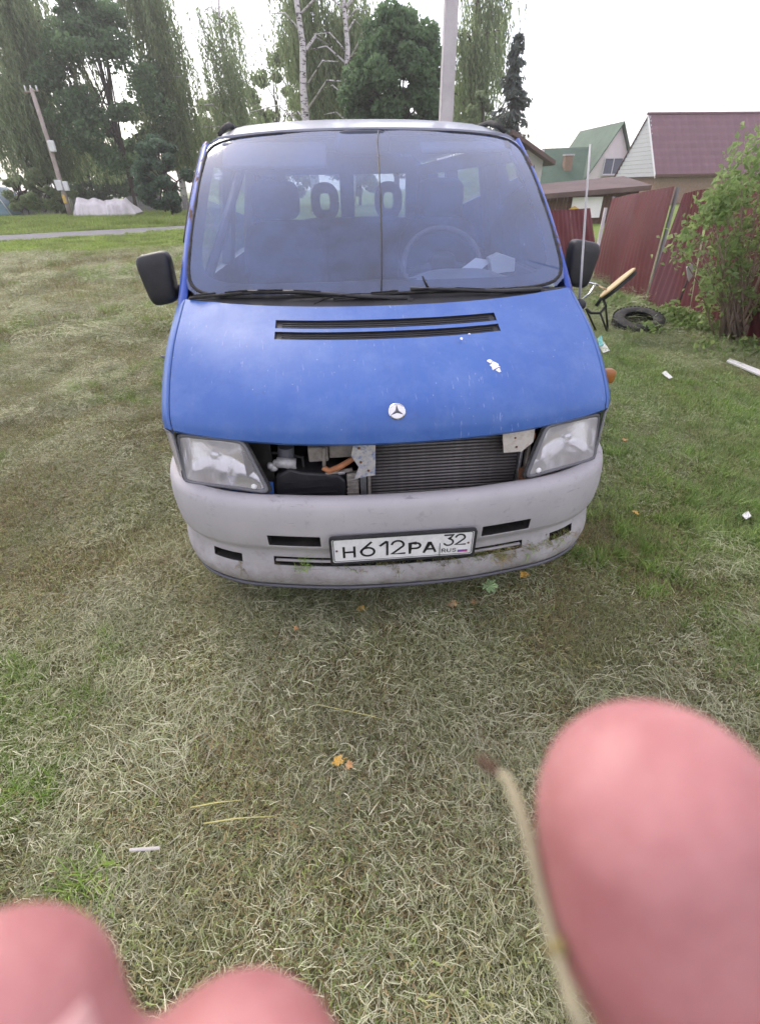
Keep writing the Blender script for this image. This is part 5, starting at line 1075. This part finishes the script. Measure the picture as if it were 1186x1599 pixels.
straw([(297, 1261, .04), (340, 1253, .05), (380, 1249, .045)], .0022, 'upper of two long yellow straws left of centre'); straw([(318, 1286, .04), (370, 1278, .05), (433, 1274, .045)], .0022, 'lower of two long yellow straws left of centre'); straw([(495, 1100, .04), (580, 1118, .05), (600, 1124, .04)], .0016, 'thin straw lying above the yellow foreground leaf')
# cut grass caught on the bumper ledge
clip = [blade_mat_mesh('clipping', 40, .035, sm, (.015, .05), (.001, .0022), True, zmax=.012) for k in range(3)] + [blade_mat_mesh('clipping', 40, .035, gm, (.015, .05), (.001, .0022), True, zmax=.012)]
pts_ = []
for k in range(70):
    x = random.choice([random.uniform(-.52, .72), random.uniform(-.65, .75), random.uniform(.3, .75)]); p, n_ = b_xy(max(-.88, min(.88, x))); pts_.append(tuple(p + n_*random.uniform(-.035, -.006) + Vector((0, 0, random.choice([.322, .340, .325])+.05*max(0, (abs(x)-.80)/.117)**2))))
sc_ = np.repeat(rng.uniform(.5, 1.1, (len(pts_), 1)), 3, 1); scatter('grass_clippings', clip, pts_, rots(len(pts_), .5), sc_, 'green grass clippings caught along the lower bumper ledge', 'grass clippings')

# ------------------------------------------------------------------ the photographer's hand, a few centimetres from the lens
def seglist(chain):
    out = []
    for (a, ra), (b, rb) in zip(chain[:-1], chain[1:]):
        a, b = Vector(a), Vector(b); n = max(2, int((b-a).length/.0025))
        for k in range(n+1): t = k/n; out.append((a.lerp(b, t), ra+(rb-ra)*t))
    return out
chains = {
 'thumb': [((.0258, -.0290, .0455), .0112), ((.0272, -.0360, .0460), .0120), ((.0310, -.0440, .0466), .0117), ((.0350, -.0520, .0474), .0108), ((.0385, -.0660, .0500), .0108), ((.0370, -.0850, .0540), .0140), ((.0220, -.1050, .0570), .0180), ((.005, -.122, .060), .020)],
 'index': [((-.0274, -.0381, .0345), .0088), ((-.0272, -.0450, .0355), .0092), ((-.0262, -.0560, .0385), .0086), ((-.0245, -.0680, .0430), .0094), ((-.0180, -.0880, .0510), .0108), ((-.0100, -.1080, .0570), .0140)],
 'middle': [((-.0110, -.0473, .0370), .0099), ((-.0110, -.0540, .0385), .0100), ((-.0105, -.0640, .0420), .0094), ((-.0095, -.0750, .0465), .0096), ((-.0050, -.0930, .0540), .0112), ((-.001, -.1110, .0590), .0140)],
 'ring': [((.0062, -.0650, .0460), .0080), ((.0062, -.0730, .0490), .0086), ((.0064, -.0850, .0530), .0094), ((.0066, -.1000, .0570), .0108), ((.006, -.115, .060), .014)],
 'little': [((.0190, -.0800, .0520), .0072), ((.0192, -.0880, .0545), .0078), ((.0180, -.0980, .0570), .0086), ((.0150, -.1090, .0590), .0105), ((.012, -.121, .060), .013)],
 'palm': [((-.012, -.110, .0585), .0145), ((.000, -.119, .060), .0185), ((.010, -.127, .060), .0185), ((.004, -.145, .060), .0210), ((.002, -.165, .060), .0235), ((.0, -.185, .060), .0250), ((.0, -.215, .060), .0245), ((.0, -.300, .060), .0300), ((.0, -.40, .060), .036)],
}
m = MB()
for nm, ch in chains.items():
    sl = seglist(ch); m.tube([camp(*p) for p, r_ in sl], [r_ for p, r_ in sl], 14)
    for e in (sl[0], sl[-1]): v, f = sphere_pts(camp(*e[0]), (e[1],)*3, 14, 10); m.add(v, f)
tmp = m.build('hand_source', M['skin'], None, True); rm = tmp.modifiers.new('r', 'REMESH'); rm.mode = 'VOXEL'; rm.voxel_size = .0012; sm_ = tmp.modifiers.new('s', 'SMOOTH'); sm_.factor = .5; sm_.iterations = 14
dg = bpy.context.evaluated_depsgraph_get(); me = bpy.data.meshes.new_from_object(tmp.evaluated_get(dg)); bpy.data.objects.remove(tmp)
base = camp(0, -.40, .060); me.transform(Matrix.Translation(-base)); me.polygons.foreach_set('use_smooth', [True]*len(me.polygons)); me.materials.clear(); me.materials.append(M['skin'])
hand = link(bpy.data.objects.new('person', me)); hand.location = base; tag(hand, 'blurred pink thumb and fingertips of a hand held close to the lens', 'person')
nail = simple('finger_nail', (.72, .42, .40), .3, var=.06, scale=60)
def nailpatch(c, up_, side_, w_, l_, bulge, rad):
    P = []; n_ = side_.cross(up_)
    for i in range(9):
        a = -1+i/4; P.append([c + side_*(w_*math.sin(a*.9)) + up_*(l_*b) + n_*(rad*(math.cos(a*.9)-1)) for b in (-1, -.6, -.2, .2, .6, .9, 1)])
    P = [[p-base for p in r_] for r_ in P]; return MB().grid(P).build('finger_nail', nail, hand, True, solid=.0006)
nv2 = (CR*.0067+CU*.0039-CF*.0027).normalized(); un = (CU-nv2*CU.dot(nv2)).normalized()
nailpatch(camp(-.0202, -.0356, .0317)+nv2*.0003, un, un.cross(nv2), .0030, .0022, 0, .004)
sl_ = MB(); sl_.grid([[camp(r_*math.cos(a), y, .060+r_*math.sin(a))-base for y, r_ in ((-.27, .036), (-.272, .040), (-.30, .041), (-.36, .043), (-.41, .046))] for a in [2*math.pi*k/24 for k in range(25)]]); sl_.build('sleeve', simple('dark_sleeve', (.05, .055, .07), .9), hand, True)
# dry stem pinched beside the thumb
st = empty('dry_stem', camp(.020, -.050, .046)); tag(st, 'blurred dry straw stem with a brown tip held beside the thumb', 'stem'); sO = st.location.copy()
K_ = lambda px_, py_, z: camp((px_-593)/FPX*z*.58, (799.5-py_)/FPX*z*.58, z*.58) - sO
MB().tube([K_(762, 1195, .090), K_(790, 1215, .088), K_(806, 1250, .085), K_(822, 1300, .082), K_(840, 1380, .078), K_(862, 1470, .074), K_(890, 1560, .070), K_(925, 1640, .066)], [.0003, .0006, .0007, .0007, .0006, .0006, .0007, .0007], 8).build('straw_stalk', simple('pale_straw', (.33, .30, .19), .7, var=.15, scale=80), st, True)
v, f = sphere_pts((0, 0, 0), (.0007, .0007, .0016), 10, 8); Mx = (K_(785, 1212, .088)-K_(748, 1182, .091)).to_track_quat('Z', 'Y').to_matrix(); c_ = K_(762, 1195, .090); MB().add([Mx @ p + c_ for p in v], f).build('brown_tip', simple('brown_seed_head', (.10, .06, .035), .9, var=.3, scale=200), st, True)
v, f = sphere_pts(K_(868, 1480, .074), (.0010, .0010, .0012), 10, 8); MB().add(v, f).build('stalk_node', simple('olive_node', (.25, .21, .08), .8), st, True)

# ------------------------------------------------------------------ added haze volume, standing in for lens veil over the far trees
hz = MB().box((0, 300, 14.5), (2600, 2800, 31)).build('veil_haze', bpy.data.materials.new('pale_added_haze')); tag(hz, kind='stuff')
hmt = hz.data.materials[0]; hmt.use_nodes = True; hmt.node_tree.nodes.clear(); ho = hmt.node_tree.nodes.new('ShaderNodeOutputMaterial'); hv = hmt.node_tree.nodes.new('ShaderNodeVolumePrincipled')
hv.inputs['Color'].default_value = (.98, .96, .98, 1); hv.inputs['Density'].default_value = .0013; hv.inputs['Anisotropy'].default_value = .4; hmt.node_tree.links.new(hv.outputs[0], ho.inputs['Volume'])
